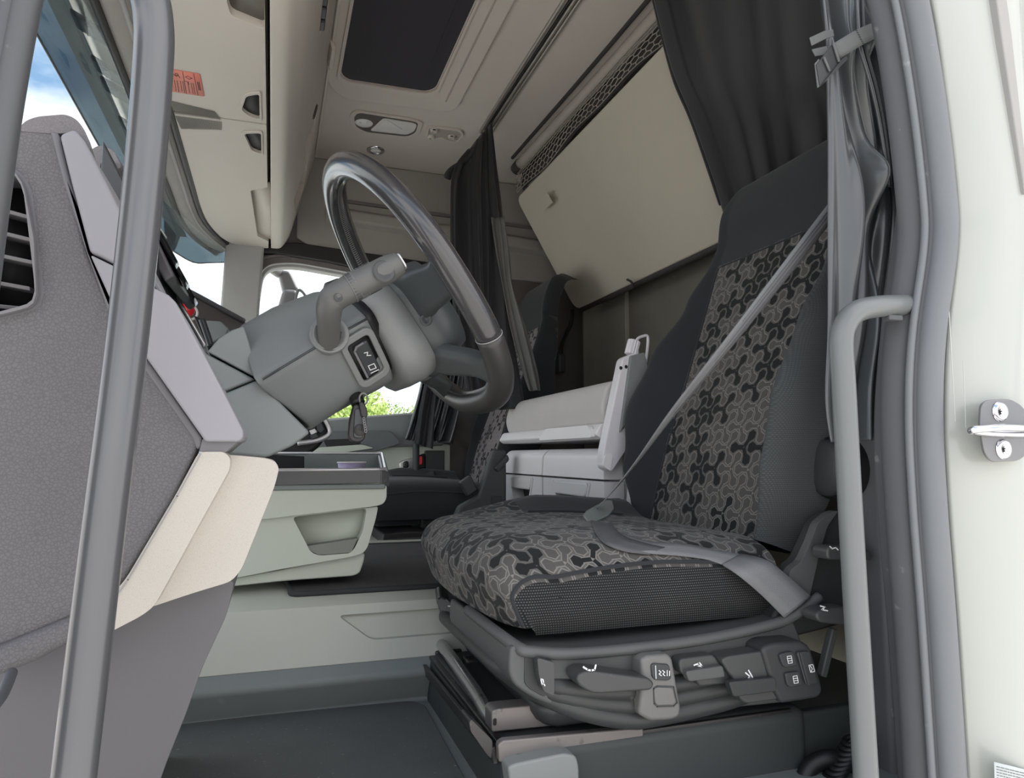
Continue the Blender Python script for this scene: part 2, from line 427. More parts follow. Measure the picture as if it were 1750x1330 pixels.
M('headliner', (212, 203, 194), .9, grain=('noise', 600, .25, .0008), var=.03)
M('headliner_dark', (176, 168, 160), .9, grain=('noise', 600, .25, .0008), var=.03)
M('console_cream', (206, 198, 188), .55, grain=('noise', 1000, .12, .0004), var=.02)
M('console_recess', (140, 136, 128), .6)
M('seal_black', (30, 28, 28), .5)
M('trim_brown', (112, 106, 104), .6, grain=('noise', 800, .2, .0005))
M('trim_grey', (158, 153, 147), .6, grain=('noise', 800, .2, .0005))
M('pillar_grey', (165, 163, 160), .6, grain=('noise', 800, .2, .0005))
M('hatch_cloth', (52, 49, 56), .8, grain=('noise', 700, .3, .0006), var=.05)
M('curtain_black', (46, 46, 49), .8, sheen=.15, var=.1)
M('curtain_satin', (74, 77, 79), .27, spec=.9, var=.05)
M('curtain_lining', (106, 106, 102), .75, var=.2)
M('strap_grey', (104, 106, 105), .75, grain=('weave', 900, .4, .0006))
M('bunk_board', (192, 185, 171), .85, grain=('noise', 500, .15, .0004), var=.03)
M('bunk_edge', (58, 56, 54), .7)
M('net_grey', (150, 144, 134), .7)
M('rail_metal', (170, 164, 156), .35, metal=.5)
M('rear_wall', (118, 116, 106), .95, grain=('noise', 500, .4, .001), var=.12)
M('rear_wall_light', (154, 150, 136), .95, grain=('noise', 500, .4, .001), var=.1)
M('floor_liner', (122, 129, 128), .55, grain=('noise', 500, .25, .0006), dust=((150, 154, 152), 14, .68))
M('floor_mat', (88, 91, 91), .95, grain=('noise', 600, .6, .0015), dust=((150, 150, 146), 160, .665), var=.15)
M('tunnel_mat', (74, 72, 74), .95, grain=('noise', 700, .8, .002), dust=((140, 136, 132), 220, .665), var=.2)
M('mat_edge', (48, 50, 52), .8)
M('tunnel_green', (184, 186, 177), .5, grain=('noise', 900, .2, .0005), var=.03, dust=((150, 152, 144), 6, .72))
M('console_green', (192, 198, 186), .5, grain=('noise', 900, .15, .0004), var=.02)
M('console_pocket', (186, 192, 180), .55, grain=('noise', 900, .2, .0005))
M('pocket_dark', (128, 132, 124), .6)
M('tray_dark', (82, 83, 84), .4, grain=('noise', 1200, .1, .0003))
M('tray_inner', (120, 128, 126), .5)
M('silver', (205, 203, 205), .3, metal=.55)
M('cup_lilac', (176, 164, 200), .5)
M('cup_rim', (225, 218, 226), .45)
M('door_green', (196, 204, 190), .55, var=.02)
M('door_grey', (132, 136, 136), .55, grain=('noise', 800, .15, .0004))
M('door_armrest', (104, 108, 110), .5)
M('red_light', (225, 40, 48), .3)
M('chrome', (215, 215, 218), .14, metal=1.0)
M('steel', (190, 190, 190), .22, metal=.85, dust=((110, 108, 106), 60, .62))
M('plate_grey', (132, 132, 132), .32, metal=.3, var=.1)
M('steel_dark', (80, 78, 78), .35, metal=.7, dust=((120, 116, 112), 70, .6))
M('rail_paint', (128, 122, 120), .4, metal=.3, dust=((90, 86, 84), 60, .62))
M('bunk_fabric', (200, 197, 195), .9, grain=('noise', 700, .5, .001), var=.06)
M('bunk_tray', (236, 234, 235), .45, var=.02)
M('drawer_grey', (212, 211, 212), .5, grain=('noise', 900, .1, .0003), var=.02)
M('hole_shade', (50, 50, 49), .6)  # near-black colour stands in for the shade inside deep grips
M('bracket_white', (226, 224, 228), .4, var=.02)
M('seat_black', (44, 46, 50), .95, sheen=.12, grain=('noise', 900, .4, .0008), dust=((72, 74, 76), 12, .70), var=.12)
M('seat_side', (84, 85, 85), .5, grain=('noise', 1000, .15, .0004), dust=((140, 138, 134), 30, .72))
M('seat_side_dark', (54, 55, 56), .5, grain=('noise', 1000, .15, .0004), dust=((120, 118, 114), 30, .72))
M('bellows', (60, 61, 61), .45, dust=((120, 118, 114), 30, .7))
M('pod_grey', (114, 113, 111), .5, grain=('noise', 900, .15, .0004))
M('lever_grey', (68, 69, 69), .42, dust=((150, 148, 142), 60, .70))
M('pedestal', (62, 66, 66), .55, grain=('noise', 600, .2, .0005))
M('pedestal_light', (134, 138, 136), .5)
M('button_dark', (58, 60, 62), .4)
M('print_white', (235, 235, 235), .6)
M('belt_grey', (120, 121, 123), .5, grain=('weave', 800, .6, .0008))
M('belt_dark', (92, 92, 94), .45, grain=('weave', 800, .6, .0008))
M('belt_latch', (110, 116, 112), .4)
M('wheel_leather', (62, 61, 62), .22, coat=.6, grain=('noise', 500, .12, .0005), var=.06)
M('wheel_leather_low', (62, 60, 60), .36, grain=('noise', 600, .2, .0006), var=.06)
M('stitch', (120, 119, 118), .6)
M('stitch_pale', (150, 148, 148), .6)
M('spoke_dark', (70, 74, 75), .42)
M('sticker_red', (232, 140, 124), .6, var=.02)
M('sticker_ink', (96, 50, 44), .6)
M('label_paper', (214, 219, 215), .5, var=.02)
M('label_ink', (110, 112, 112), .6)
M('lamp_lens', (250, 248, 246), .25, coat=.4, grain=('weave', 260, .5, .001))
M('lamp_lens_dim', (236, 232, 228), .3, coat=.3, grain=('weave', 300, .5, .001))
M('lamp_body', (92, 86, 82), .5)
M('visor_bracket', (44, 44, 44), .5)
M('roof_under', (150, 144, 133), .6)
M('key_black', (40, 38, 38), .45)
M('leaf', (128, 158, 62), .6, var=.45, vscale=3)
M('leaf_pale', (176, 196, 104), .6, var=.35, vscale=3)
M('bark', (90, 74, 58), .9)
M('yard', (200, 196, 190), .95, grain=('noise', 40, .3, .01))
M('mirror_plastic', (120, 116, 116), .45)
glass_mat('glass', (246, 250, 250), alpha=.05)
glass_mat('visor_tint', (150, 164, 171), rough=.2, alpha=.06)
knit_mat('knit', (40, 41, 42), (128, 127, 124), 300, .95)
knit_mat('knit_soft', (72, 75, 76), (112, 113, 112), 330, .7)
propeller_mat('seat_cloth', .045, (102, 100, 97), (40, 41, 42), (92, 90, 88), (148, 144, 139))
propeller_mat('seat_cloth_pale', .036, (150, 144, 144), (44, 42, 46), (140, 134, 134), (160, 152, 150))
# ------------------------------------------------------------------ the setting: yard, cab shell, pillars, glass
YD, YF, ZT = .62, 2.62, 1.10
ST = dict(kind='structure')
def struct(o): o['kind'] = 'structure'; return o
def holed(name, hole, rect, ext, mat, parent=None):
    """wall panel around a rounded opening; hole = 3-D loop in a plane y = const, rect = (x0, x1, z0, z1)"""
    c = sum(hole, Vector())/len(hole); x0, x1, z0, z1 = rect; z0 += CZ; z1 += CZ
    loop = []; outer = []
    cor = [Vector((x0, c.y, z0)), Vector((x1, c.y, z0)), Vector((x1, c.y, z1)), Vector((x0, c.y, z1))]
    angs = sorted([(math.atan2(p.z-c.z, p.x-c.x), p) for p in hole], key=lambda t: t[0])
    cang = sorted([(math.atan2(p.z-c.z, p.x-c.x), p) for p in cor], key=lambda t: t[0])
    def hit(a):
        d = Vector((math.cos(a), 0, math.sin(a))); t = 1e9
        if d.x > 1e-9: t = min(t, (x1-c.x)/d.x)
        if d.x < -1e-9: t = min(t, (x0-c.x)/d.x)
        if d.z > 1e-9: t = min(t, (z1-c.z)/d.z)
        if d.z < -1e-9: t = min(t, (z0-c.z)/d.z)
        return c+d*t
    allp = [(a, p, None) for a, p in angs]
    for a, p in cang:
        k = min(angs, key=lambda t: abs((t[0]-a+math.pi) % (2*math.pi)-math.pi)); allp.append((a, k[1], p))
    allp.sort(key=lambda t: t[0])
    for a, p, o in allp:
        if o is not None:
            # slide along the hole between its neighbours
            loop.append(p.copy())
            outer.append(o)
        else: loop.append(p); outer.append(hit(a))
    return ringslab(name, outer, loop, ext, mat, parent, bev=0)

yard = struct(box('ground', Vector((0, 8, -.1)), (120, 120, .2), 'yard', bev=0, smooth=False))

# floor: sunk driver's footwell, raised engine tunnel with a kicked-up liner between them
fl = struct(box('floor', V(.3, 1.66, -.46), (1.7, 2.0, .06), 'floor_liner', bev=0, smooth=False))
slab('floor_liner', [V(-.55, 1.275, -.43), V(-.55, 1.245, -.375), V(-.55, 1.27, -.345), V(-.55, 1.34, -.345), V(-.55, 1.34, -.45), V(-.55, 1.20, -.45), V(-.55, 1.21, -.431)], (.95, 0, 0), 'floor_liner', fl, bev=.012, seg=3)
tp = [V(-.55, 1.262, -.352), V(-.55, 1.300, -.262), V(-.55, 1.325, -.250), V(-.55, 2.60, -.250), V(-.55, 2.60, -.40), V(-.55, 1.33, -.40)]
tcv = slab('tunnel_cover', tp, (1.65, 0, 0), 'tunnel_green', fl, bev=.006, seg=3)
def tsy(z): return 1.262+(z+.352)*.038/.09
cut(tcv, slab('cutter', rnd([V(.175, tsy(-.320)-.02, -.320), V(.60, tsy(-.320)-.02, -.320), V(.60, tsy(-.278)-.02, -.278), V(.118, tsy(-.278)-.02, -.278)], .012), (0, .030, 0), None, None, bev=0, smooth=False))
# pressed recess on the tunnel's side: a lip standing 6 mm proud around it

# far side: passenger door with its window, the side wall above
hole = rnd([A(432, 548, y=YF), A(447, 452, y=YF), A(500, 447, y=YF), A(742, 492, y=YF), A(742, 706, y=YF), A(536, 722, y=YF)], [.03, .10, .05, .05, .02, .02], 6)
wf = struct(holed('wall_far', hole, (-.165, 1.2, -.46, 1.14), (0, .06, 0), 'trim_brown'))
slab('side_cladding', [V(.06, YF-.02, .79), V(.06, YF-.02, 1.1), V(1.1, YF-.02, 1.1), V(1.1, YF-.02, .70), V(.5, YF-.02, .71), V(.1, YF-.02, .765)], (0, .03, 0), 'trim_grey', wf, bev=.008)
slab('side_ledge', [V(.16, YF-.055, .865), V(.16, YF-.055, .905), V(.16, YF-.015, .925), V(.16, YF-.01, .85)], (.95, 0, -.05), 'trim_grey', wf, bev=.008)
slab('side_groove', [V(.16, YF-.03, .94), V(.16, YF-.03, .952), V(.16, YF, .952), V(.16, YF, .94)], (.95, 0, -.03), 'trim_brown', wf, bev=.003)
slab('headliner_band', [A(420, 418, y=YF-.03), A(505, 414, y=YF-.03), A(760, 452, y=YF-.03), A(760, 490, y=YF-.03), A(560, 446, y=YF-.03), A(470, 432, y=YF-.03), A(425, 432, y=YF-.03)], (0, .03, 0), 'seal_black', wf, bev=.004)
dr = struct(bpy.data.objects.new('door_1', None)); COL.objects.link(dr)
off = Vector((0, -.012, 0))
def loopgrow(pts, d):
    c = sum(pts, Vector())/len(pts); return [p+(p-c).normalized()*d for p in pts]
ringslab('window_frame', [p+off for p in loopgrow(hole, .034)], [p+off for p in loopgrow(hole, .022)], (0, .02, 0), 'trim_brown', dr, bev=.004)
ringslab('window_seal', [p-off*.2 for p in loopgrow(hole, .014)], [p-off*.2 for p in loopgrow(hole, -.002)], (0, .03, 0), 'pillar_grey', dr, bev=.005)
ringslab('window_reveal', [p-off*2 for p in loopgrow(hole, .004)], [p-off*2 for p in loopgrow(hole, -.012)], (0, .05, 0), 'pillar_grey', dr, bev=.005)
pslab('door_sill', [(500, 726), (540, 719), (760, 702), (760, 762), (500, 770)], YF-.05, .06, 'door_grey', dr, bev=.012, seg=3)
pslab('door_panel', [(500, 768), (640, 770), (700, 752), (770, 760), (770, 860), (500, 860)], YF-.03, .04, 'door_green', dr, bev=.006)
pslab('armrest', [(535, 738), (668, 736), (686, 758), (640, 772), (590, 776), (540, 780), (528, 770)], YF-.075, .07, 'door_armrest', dr, bev=.010, seg=3, r=.02)
pslab('armrest_pocket', [(552, 752), (600, 750), (618, 756), (608, 765), (560, 768)], YF-.079, .01, 'black', dr, bev=.002, r=.01)
pslab('map_pocket_lip', [(528, 766), (618, 760), (640, 766), (560, 777), (530, 777)], YF-.088, .02, 'door_green', dr, bev=.004, r=.012)
gl1 = struct(slab('window_1', [p-off*4 for p in loopgrow(hole, .004)], (0, .004, 0), 'glass', bev=0, smooth=False))

# rear wall with lighter side strip, ceiling with a raised field around the hatch
rw = struct(box('wall_rear', V(1.23, 1.66, .34), (.06, 2.05, 1.62), 'rear_wall', bev=0, smooth=False))
box('rear_cladding', V(1.195, 2.40, .3), (.02, .36, .9), 'rear_wall_light', rw, bev=.004)
cl = struct(box('ceiling', V(.45, 1.64, ZT+.03), (1.5, 2.06, .06), 'headliner', bev=0, smooth=False))
fld = rnd([V(.115, .72, ZT), V(.115, 2.03, ZT), V(.17, 2.11, ZT), V(.52, 2.09, ZT), V(.52, .72, ZT)], [.01, .05, .06, .06, .01], 6)
slab('roof_field', fld, (0, 0, -.014), 'headliner', cl, bev=.008, seg=3)
slab('roof_field_step', [V(.47, .72, ZT-.012), V(.47, 2.02, ZT-.012), V(.475, 2.02, ZT-.012), V(.475, .72, ZT-.012)], (0, 0, -.004), 'headliner_dark', cl, bev=.001)

# windscreen, its header and the far corner pillar
def hx(y):                       # header line in plan
    k = max(0, (y-2.22)/.40); return -.232 + .062*k*k*1.2
def wz(y): return .72 + .03*max(0, (1.3-y)/.6)
def ws(u, v):
    y = .70+1.93*u; k = max(0, (y-2.1)/.55)
    top = V(-.285+.13*k**1.7, y, .715); bot = V(-.47+.20*k**1.7+.25*max(0, (1.0-y)/.3)**2*.4, y, .16)
    return top*(1-v)+bot*v
win2 = struct(surf('window_2', ws, 40, 8, 'glass', thick=.005))
hd = struct(surf('trim_1', lambda u, v: V(hx(.66+1.97*u)-.052*v, .66+1.97*u, .742-.026*v), 40, 2, 'trim_grey', thick=.012))
tube('header_seal', [V(hx(.66+1.97*i/14)+.002, .66+1.97*i/14, .738) for i in range(15)], .009, 'seal_black', hd, n=10, sm=3)
tube('header_bead', [V(hx(.66+1.97*i/14)-.018, .66+1.97*i/14, .728) for i in range(15)], .005, 'pillar_grey', hd, n=8, sm=3)
tube('glass_seal', [V(hx(.66+1.97*i/14)-.054, .66+1.97*i/14, .712) for i in range(15)], .008, 'seal_black', hd, n=10, sm=3)
p_t, p_b = A(418, 415, y=2.60), A(405, 580, y=2.60)
pf = [(-.062, .03), (-.055, -.01), (-.02, -.035), (.03, -.04), (.062, -.02), (.068, .03)]
struct(sweep('wall_far_pillar', [p_t+(p_t-p_b)*.25, p_t, (p_t+p_b)/2, p_b, p_b+(p_b-p_t)*.4], [(-a, b) for a, b in pf], 'pillar_grey', up=Vector((0, -1, 0)), bev=.012, seg=3))

# near side, forward: soft door seal running up the A pillar
def pix(path, y, dy=None): return [A(a, b, y=y) for a, b in path]
ap = [(22, -90), (-5, 30), (-32, 180), (-54, 330), (-74, 480), (-96, 640), (-112, 800), (-130, 1050), (-150, 1450)]
tr2 = struct(tube('trim_2', pix(ap, .585), .024, 'rubber_dark', n=16, ry=.030))
tube('seal_lip', pix([(a+42, b) for a, b in ap], .568), .0095, 'rubber', tr2, n=10)
tube('seal_back', pix([(a-26, b) for a, b in ap], .570), .018, 'rubber', tr2, n=12)

# near side, rear: B pillar. painted jamb, bulb seal, inner trims
jam = [(1560, -60), (1588, 0), (1612, 160), (1632, 330), (1634, 420), (1618, 560), (1612, 700), (1618, 850), (1634, 1060), (1652, 1330), (1662, 1460)]
jx = [A(a, b, y=.640) for a, b in jam]
far_ = [A(1790, b, y=.640) for a, b in jam]
jxs, fxs = crom(jx, 6), crom(far_, 6)
wl = struct(surf("wall_near", lambda u, v: jxs[min(60, int(round(u*60)))]*(1-v)+fxs[min(60, int(round(u*60)))]*v + Vector((0, -.030*math.sin(min(1, v*2.2)*math.pi/2)+.016*math.exp(-((v-.62)/.07)**2)-.02*max(0, (v-.75))*4, 0)), 60, 40, "paint_white", thick=.01))
box('pillar_body', V(1.0, .685, .15), (.36, .05, 1.5), 'paint_white', wl, bev=.01)
slab('jamb_fold', [A(1698, -40, y=.600), A(1712, 60, y=.600), A(1752, 330, y=.600), A(1760, 330, y=.600), A(1730, 60, y=.600), A(1716, -40, y=.600)], (0, .02, 0), 'pillar_grey', wl, bev=.002)
lines('jamb_press', [[A(1646, 618, y=.607), A(1650, 730, y=.607)], [A(1620, 500, y=.611), A(1632, 720, y=.611)]], .0012, (0, -1, 0), 'paint_white', wl, th=.0004)
sp = [(1540, -60), (1562, 0), (1590, 160), (1610, 330), (1612, 420), (1592, 570), (1586, 700), (1592, 850), (1608, 1060), (1626, 1330), (1634, 1460)]
tr3 = struct(tube('trim_3', pix(sp, .622), .0155, 'rubber_light', n=16))
tube('seal_web', pix([(a-24, b) for a, b in sp], .633), .0105, 'rubber', tr3, n=12)
tube('seal_bead', pix([(a-33, b) for a, b in sp], .628), .0045, 'rubber_light', tr3, n=8)
tube('seal_inner', pix([(a-50, b) for a, b in sp], .648), .0115, 'rubber', tr3, n=14, ry=.02)
ip = [(1505, -60), (1520, 60), (1530, 200), (1528, 330), (1508, 480), (1492, 640), (1488, 760), (1496, 900), (1512, 1080), (1530, 1330), (1540, 1460)]
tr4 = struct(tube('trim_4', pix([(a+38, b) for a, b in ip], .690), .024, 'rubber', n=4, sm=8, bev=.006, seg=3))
box('pillar_trim_block', V(.86, .80, .1), (.10, .05, 1.4), 'rubber', tr4, bev=.01)  # plain grey trim block behind the door curtain
# cab side above the door opening and forward of it, out of frame: shades the roof as on the real cab
struct(box('wall_near_header', V(.3, .66, .97), (1.6, .06, .28), 'trim_brown', bev=.01))

# trees beyond the far window
def tree(x, y, h, r, n, mat, label, seed):
    rg = random.Random(seed); t = thing('tree', label, 'tree', (x, y, 0), 'trees beyond the passenger window')
    tube('trunk', [Vector((x, y, 0)), Vector((x+.1, y, h*.4)), Vector((x, y+.1, h*.75))], .12, 'bark', t, n=8, sm=3, scale=lambda u: 1-.6*u)
    vs_ = []; fs = []
    for i in range(n):
        while True:
            d = Vector((rg.uniform(-1, 1), rg.uniform(-1, 1), rg.uniform(-1, 1)))
            if .25 < d.length < 1: break
        p = Vector((x, y, h*.66))+Vector((d.x*r, d.y*r, d.z*h*.40))
        a = Vector((rg.uniform(-1, 1), rg.uniform(-1, 1), rg.uniform(-1, 1))).normalized(); b = a.orthogonal().normalized(); s = rg.uniform(.028, .06)
        k = len(vs_); vs_ += [p-a*s, p-b*s*.45, p+a*s, p+b*s*.45]; fs.append([k, k+1, k+2, k+3])
    o = fromdata('foliage', vs_, fs, mat, t, smooth=False); o['kind'] = 'stuff'
tree(1.0, 11.5, 3.1, .95, 13000, 'leaf_pale', 'bushy bright green tree behind the hanging key fob, through the passenger window', 1)
tree(2.85, 11.7, 2.95, .85, 12000, 'leaf_pale', 'bushy bright green tree through the passenger window, beside the dark pleated curtain', 2)
tree(2.4, 15.5, 3.0, 1.6, 6000, 'leaf', 'darker green tree farther off, between the two bright green trees', 3)
# ------------------------------------------------------------------ overhead locker above the windscreen
ZL = .735
ov = thing('overhead_locker', 'cream overhead locker with two lift-up lids running above the windscreen', 'locker', (0, 1.6, CZ+.9))
ysp = A(455, 213, z=ZL).y
def lid(name, y0, y1, r0, r1):
    pts = rnd([V(-.226, y0, ZL), V(-.034, y0, ZL), V(-.034, y1, ZL), V(-.226 if r1 < .02 else -.19, y1, ZL)] if r1 < .02 else
              [V(-.226, y0, ZL), V(-.034, y0, ZL), V(-.034, y1, ZL), V(-.150, y1, ZL), V(-.226, y1-.18, ZL)], [.003, .003, .003, .003] if r1 < .02 else [.003, .003, .01, .09, .09], 6)
    return slab(name, pts, (0, 0, .03), 'console_cream', ov, bev=.003, seg=3)
lid1 = lid('lid', .70, ysp-.003, .003, .003); lid2 = lid('lid', ysp+.003, 2.585, .003, .05)
def P3(px, py, z=ZL): return A(px, py, z=z)
def recess(l, pix_, depth, name, mat, r=.01, tilt=0, lip=.012):
    pts = [P3(a, b) for a, b in pix_]
    cutp(l, [p-Vector((0, 0, .02)) for p in rnd(pts, r)], (0, 0, .02+depth))
    rp_ = rnd(pts, r); c = sum(rp_, Vector())/len(rp_)
    slab(name, [c+(p-c)*1.02+Vector((0, 0, depth-.004)) for p in rp_], (0, 0, .003), mat, l, bev=0)
    if lip: ringslab('grip_lip', [c+(p-c)*1.0+(p-c).normalized()*lip for p in rp_], [c+(p-c)*1.0 for p in rp_], (0, 0, -.003), 'console_cream', l, bev=.0012)
recess(lid1, [(413, 186), (421, 163), (443, 159), (444, 203), (425, 196)], .009, 'finger_pocket', 'hole_shade')  # shallow dark plate: the pocket's depth shade is in its colour
recess(lid2, [(417, 227), (446, 226), (447, 262), (430, 255)], .009, 'finger_pocket', 'hole_shade')
recess(lid1, [(384, -60), (452, -60), (452, 50), (395, 27), (388, 5)], .018, 'grip_recess', 'console_recess', lip=0)  # darker back colour paints the shading inside this grip
recess(lid2, [(428, 326), (461, 320), (464, 415), (440, 404)], .016, 'grip_recess', 'console_cream', lip=0)
# perforated speaker field across the split of the lids
def ribs(l, pix4, n, tag_):
    a, b, c, d = [P3(*q, z=ZL-.0006) for q in pix4]; pl = []
    for i in range(n):
        t = i/(n-1); p, q = a*(1-t)+b*t, d*(1-t)+c*t; pl.append([p, q])
    lines(tag_, pl, .0007, (0, 0, -1), 'console_recess', l, th=.0012)
ribs(lid1, [(291, 172), (366, 190), (377, 204), (298, 194)], 40, 'speaker_grille')
ribs(lid2, [(300, 198), (378, 208), (378, 222), (310, 220)], 40, 'speaker_grille')
# orange-red notice with two small drawings and rows of print
q = [P3(286, 117, z=ZL-.0005), P3(342, 126, z=ZL-.0005), P3(350, 165, z=ZL-.0005), P3(292, 156, z=ZL-.0005)]
stk = slab('notice_sticker', rnd(q, .006), (0, 0, -.0006), 'sticker_red', lid1, bev=0); stk['label'] = 'orange-red notice sticker with small black print'
def onq(u, v): return (q[0]*(1-u)+q[1]*u)*(1-v)+(q[3]*(1-u)+q[2]*u)*v-Vector((0, 0, .0008))
rg = random.Random(3); pl = [[onq(.46, .02), onq(.46, .98)], [onq(.80, .02), onq(.80, .98)], [onq(.46, .42), onq(.58, .42), onq(.58, .55)]]
for u in (.16, .24, .34, .41, .56, .66, .72):
    v = .45
    while v < .93:
        w = rg.uniform(.02, .06); pl.append([onq(u, v), onq(u, min(.95, v+w))]); v += w+.025
for u in (.86, .89, .92): pl.append([onq(u, .36), onq(u, .72)])
pl += [[onq(.14, .16), onq(.24, .26), onq(.30, .20), onq(.34, .30)], [onq(.22, .14), onq(.30, .14), onq(.30, .22), onq(.22, .22), onq(.22, .14)], [onq(.52, .22), onq(.60, .16), onq(.72, .24), onq(.62, .30), onq(.52, .22)]]
lines('print', pl, .0011, (0, 0, -1), 'sticker_ink', stk, th=.0003)
# body behind the gap: rounded nose, rear face with pockets
bp_ = rnd([V(-.026, .68, .735), V(.006, .68, .735), V(.034, .68, .775), V(.118, .68, ZT), V(-.026, .68, ZT)], [.004, .02, .06, .004, .004], 6)
body = slab('body', bp_, (0, 1.90, 0), 'console_cream', ov, bev=.012, seg=3)
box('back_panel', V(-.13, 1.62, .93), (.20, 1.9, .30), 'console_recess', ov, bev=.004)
def rf(y, h): return V(.034+.084*h, y, .775+.325*h)        # rear face
rn = Vector((.968, 0, -.25)).normalized()
def pocket(y0, y1, h0, h1, nm, mat, d=.03, skew=0):
    pts = rnd([rf(y0, h0), rf(y1, h0+skew), rf(y1, h1), rf(y0, h1)], .008)
    cutp(body, [p+rn*.02 for p in pts], -rn*(.02+d))
    c = sum(pts, Vector())/len(pts); slab(nm, [c+(p-c)*1.01-rn*(d-.003) for p in pts], -rn*.003, mat, body, bev=0)
pocket(2.26, 2.50, .10, .55, 'shelf_pocket', 'console_cream', .035, .12)
pocket(2.02, 2.20, .36, .70, 'shelf_pocket', 'console_cream', .03, .05)
pocket(1.36, 1.52, .42, .62, 'switch_bay', 'vent_black', .012)
for k in range(3): box('switch', rf(1.395+.045*k, .52)-rn*.004, (.012, .036, .05), 'button_dark', body, bev=.003)
sb = lathe('socket_button', rf(1.98, .60), rn, [(0, .002), (.014, .002), (.016, .004), (.020, .004), (.022, 0)], 'lamp_body', body, n=20)
box('rear_strip', rf(1.55, .93)+rn*.004, (.008, .7, .018), 'console_cream', ov, rot=Matrix.Rotation(-.25, 3, 'Y'), bev=.003)
box('rear_clip', rf(1.83, .90)+rn*.006, (.012, .10, .035), 'console_cream', ov, rot=Matrix.Rotation(-.25, 3, 'Y'), bev=.003)
box('rear_strip', rf(2.2, .93)+rn*.004, (.008, .55, .012), 'console_cream', ov, rot=Matrix.Rotation(-.25, 3, 'Y'), bev=.003)

# ------------------------------------------------------------------ roof fittings
hz = ZT-.0145
hp = rnd([V(.150, .74, hz), V(.150, 1.965, hz), V(.172, 1.992, hz), V(.405, 1.985, hz), V(.428, 1.955, hz), V(.432, .74, hz)], .02, 5)
ht = thing('roof_hatch_blind', 'dark cloth blind closing the rectangular roof hatch', 'blind', (.29, 1.3, CZ+hz))
slab('blind', [p+Vector((0, 0, -.001)) for p in inset(hp, .985)], (0, 0, .008), 'hatch_cloth', ht, bev=.003)
ringslab('frame', loopgrow(hp, .022), loopgrow(hp, -.001), (0, 0, -.007), 'headliner', ht, bev=.003)
slab('fold_line', [V(.385, .74, hz-.0015), V(.385, 1.93, hz-.0015), V(.392, 1.94, hz-.0015), V(.392, .74, hz-.0015)], (0, 0, -.002), 'hatch_cloth', ht, bev=.0005)
zc = ZT
rl = thing('reading_light', 'rectangular roof reading lamp with a round spot beside a wide lens', 'lamp', A(660, 212, z=zc))
o_ = rnd([A(603, 197, z=zc), A(611, 189, z=zc), A(700, 203, z=zc), A(717, 207, z=zc), A(712, 225, z=zc), A(697, 232, z=zc), A(625, 224, z=zc), A(606, 214, z=zc)], .02)
ringslab('bezel', loopgrow(o_, .012), loopgrow(o_, -.004), (0, 0, -.006), 'headliner', rl, bev=.002)
slab('housing', [p+Vector((0, 0, -.001)) for p in o_], (0, 0, -.004), 'lamp_body', rl, bev=.001)
slab('lens', rnd([A(632, 222, z=zc-.005), A(655, 201, z=zc-.005), A(704, 209, z=zc-.005), A(713, 212, z=zc-.005), A(708, 223, z=zc-.005), A(695, 229, z=zc-.005)], .012), (0, 0, -.004), 'lamp_lens_dim', rl, bev=.002)
slab('lens_core', [A(640, 219, z=zc-.0095), A(660, 204, z=zc-.0095), A(688, 221, z=zc-.0095)], (0, 0, -.002), 'lamp_lens', rl, bev=.001)
lathe('spot_lens', A(622, 210, z=zc-.004), (0, 0, -1), [(0, .006), (.02, .006), (.028, .003), (.03, 0)], 'lamp_lens', rl, n=24)
for dx in (-6, 6): box('bulb', A(622+dx, 210, z=zc-.0105), (.008, .012, .004), 'lamp_lens_dim', rl, bev=.002)
r2 = thing('round_lamp', 'small round chrome-ringed lamp in the headliner above the steering wheel', 'lamp', A(642, 256.5, z=zc))
lathe('ring', A(642, 256.5, z=zc), (0, 0, -1), [(.019, 0), (.019, .004), (.026, .007), (.032, .004), (.033, 0)], 'chrome', r2, n=28)
lathe('lens', A(642, 256.5, z=zc), (0, 0, -1), [(0, .005), (.015, .005), (.019, .002)], 'lamp_lens', r2, n=24)
br = thing('mounting_plate', 'empty moulded mounting plate with screw bosses in the headliner next to the reading lamp', 'plate', A(760, 227, z=zc))
o_ = rnd([A(733, 215, z=zc), A(785, 221, z=zc), A(790, 228, z=zc), A(783, 240, z=zc), A(768, 238, z=zc), A(755, 233, z=zc), A(738, 236, z=zc), A(730, 230, z=zc)], .012)
slab('plate', o_, (0, 0, -.003), 'headliner_dark', br, bev=.001)
ringslab('rim', loopgrow(o_, .007), loopgrow(o_, -.002), (0, 0, -.007), 'headliner', br, bev=.002)
for px, py in ((742, 222), (737, 233), (772, 233)):
    b_ = lathe('boss', A(px, py, z=zc-.003), (0, 0, -1), [(0, .005), (.004, .005), (.005, .009), (.011, .009), (.014, 0)], 'headliner', br, n=16)
    if px != 737: lathe('screw', A(px, py, z=zc-.008), (0, 0, -1), [(0, .002), (.005, .002), (.005, 0)], 'black', b_, n=12)

# curtain rail across the roof behind the seats
rx = .648
cr = thing('curtain_rail', 'slim grooved curtain rail crossing the roof behind the seats', 'rail', (rx, 1.5, CZ+ZT))
for k, (dx, m) in enumerate(((-.014, 'rail_metal'), (.0, 'seal_black'), (.010, 'rail_metal'), (.022, 'rail_metal'))):
    tube(['rail_lip', 'groove', 'rail_lip', 'rail_edge'][k], [V(rx+dx, .72, ZT-.004), V(rx+dx, 1.4, ZT-.004), V(rx+dx, 2.10, ZT-.004), V(rx+dx+.004, 2.2, ZT-.006)], .0055 if m == 'rail_metal' else .004, m, cr, n=8, sm=3)
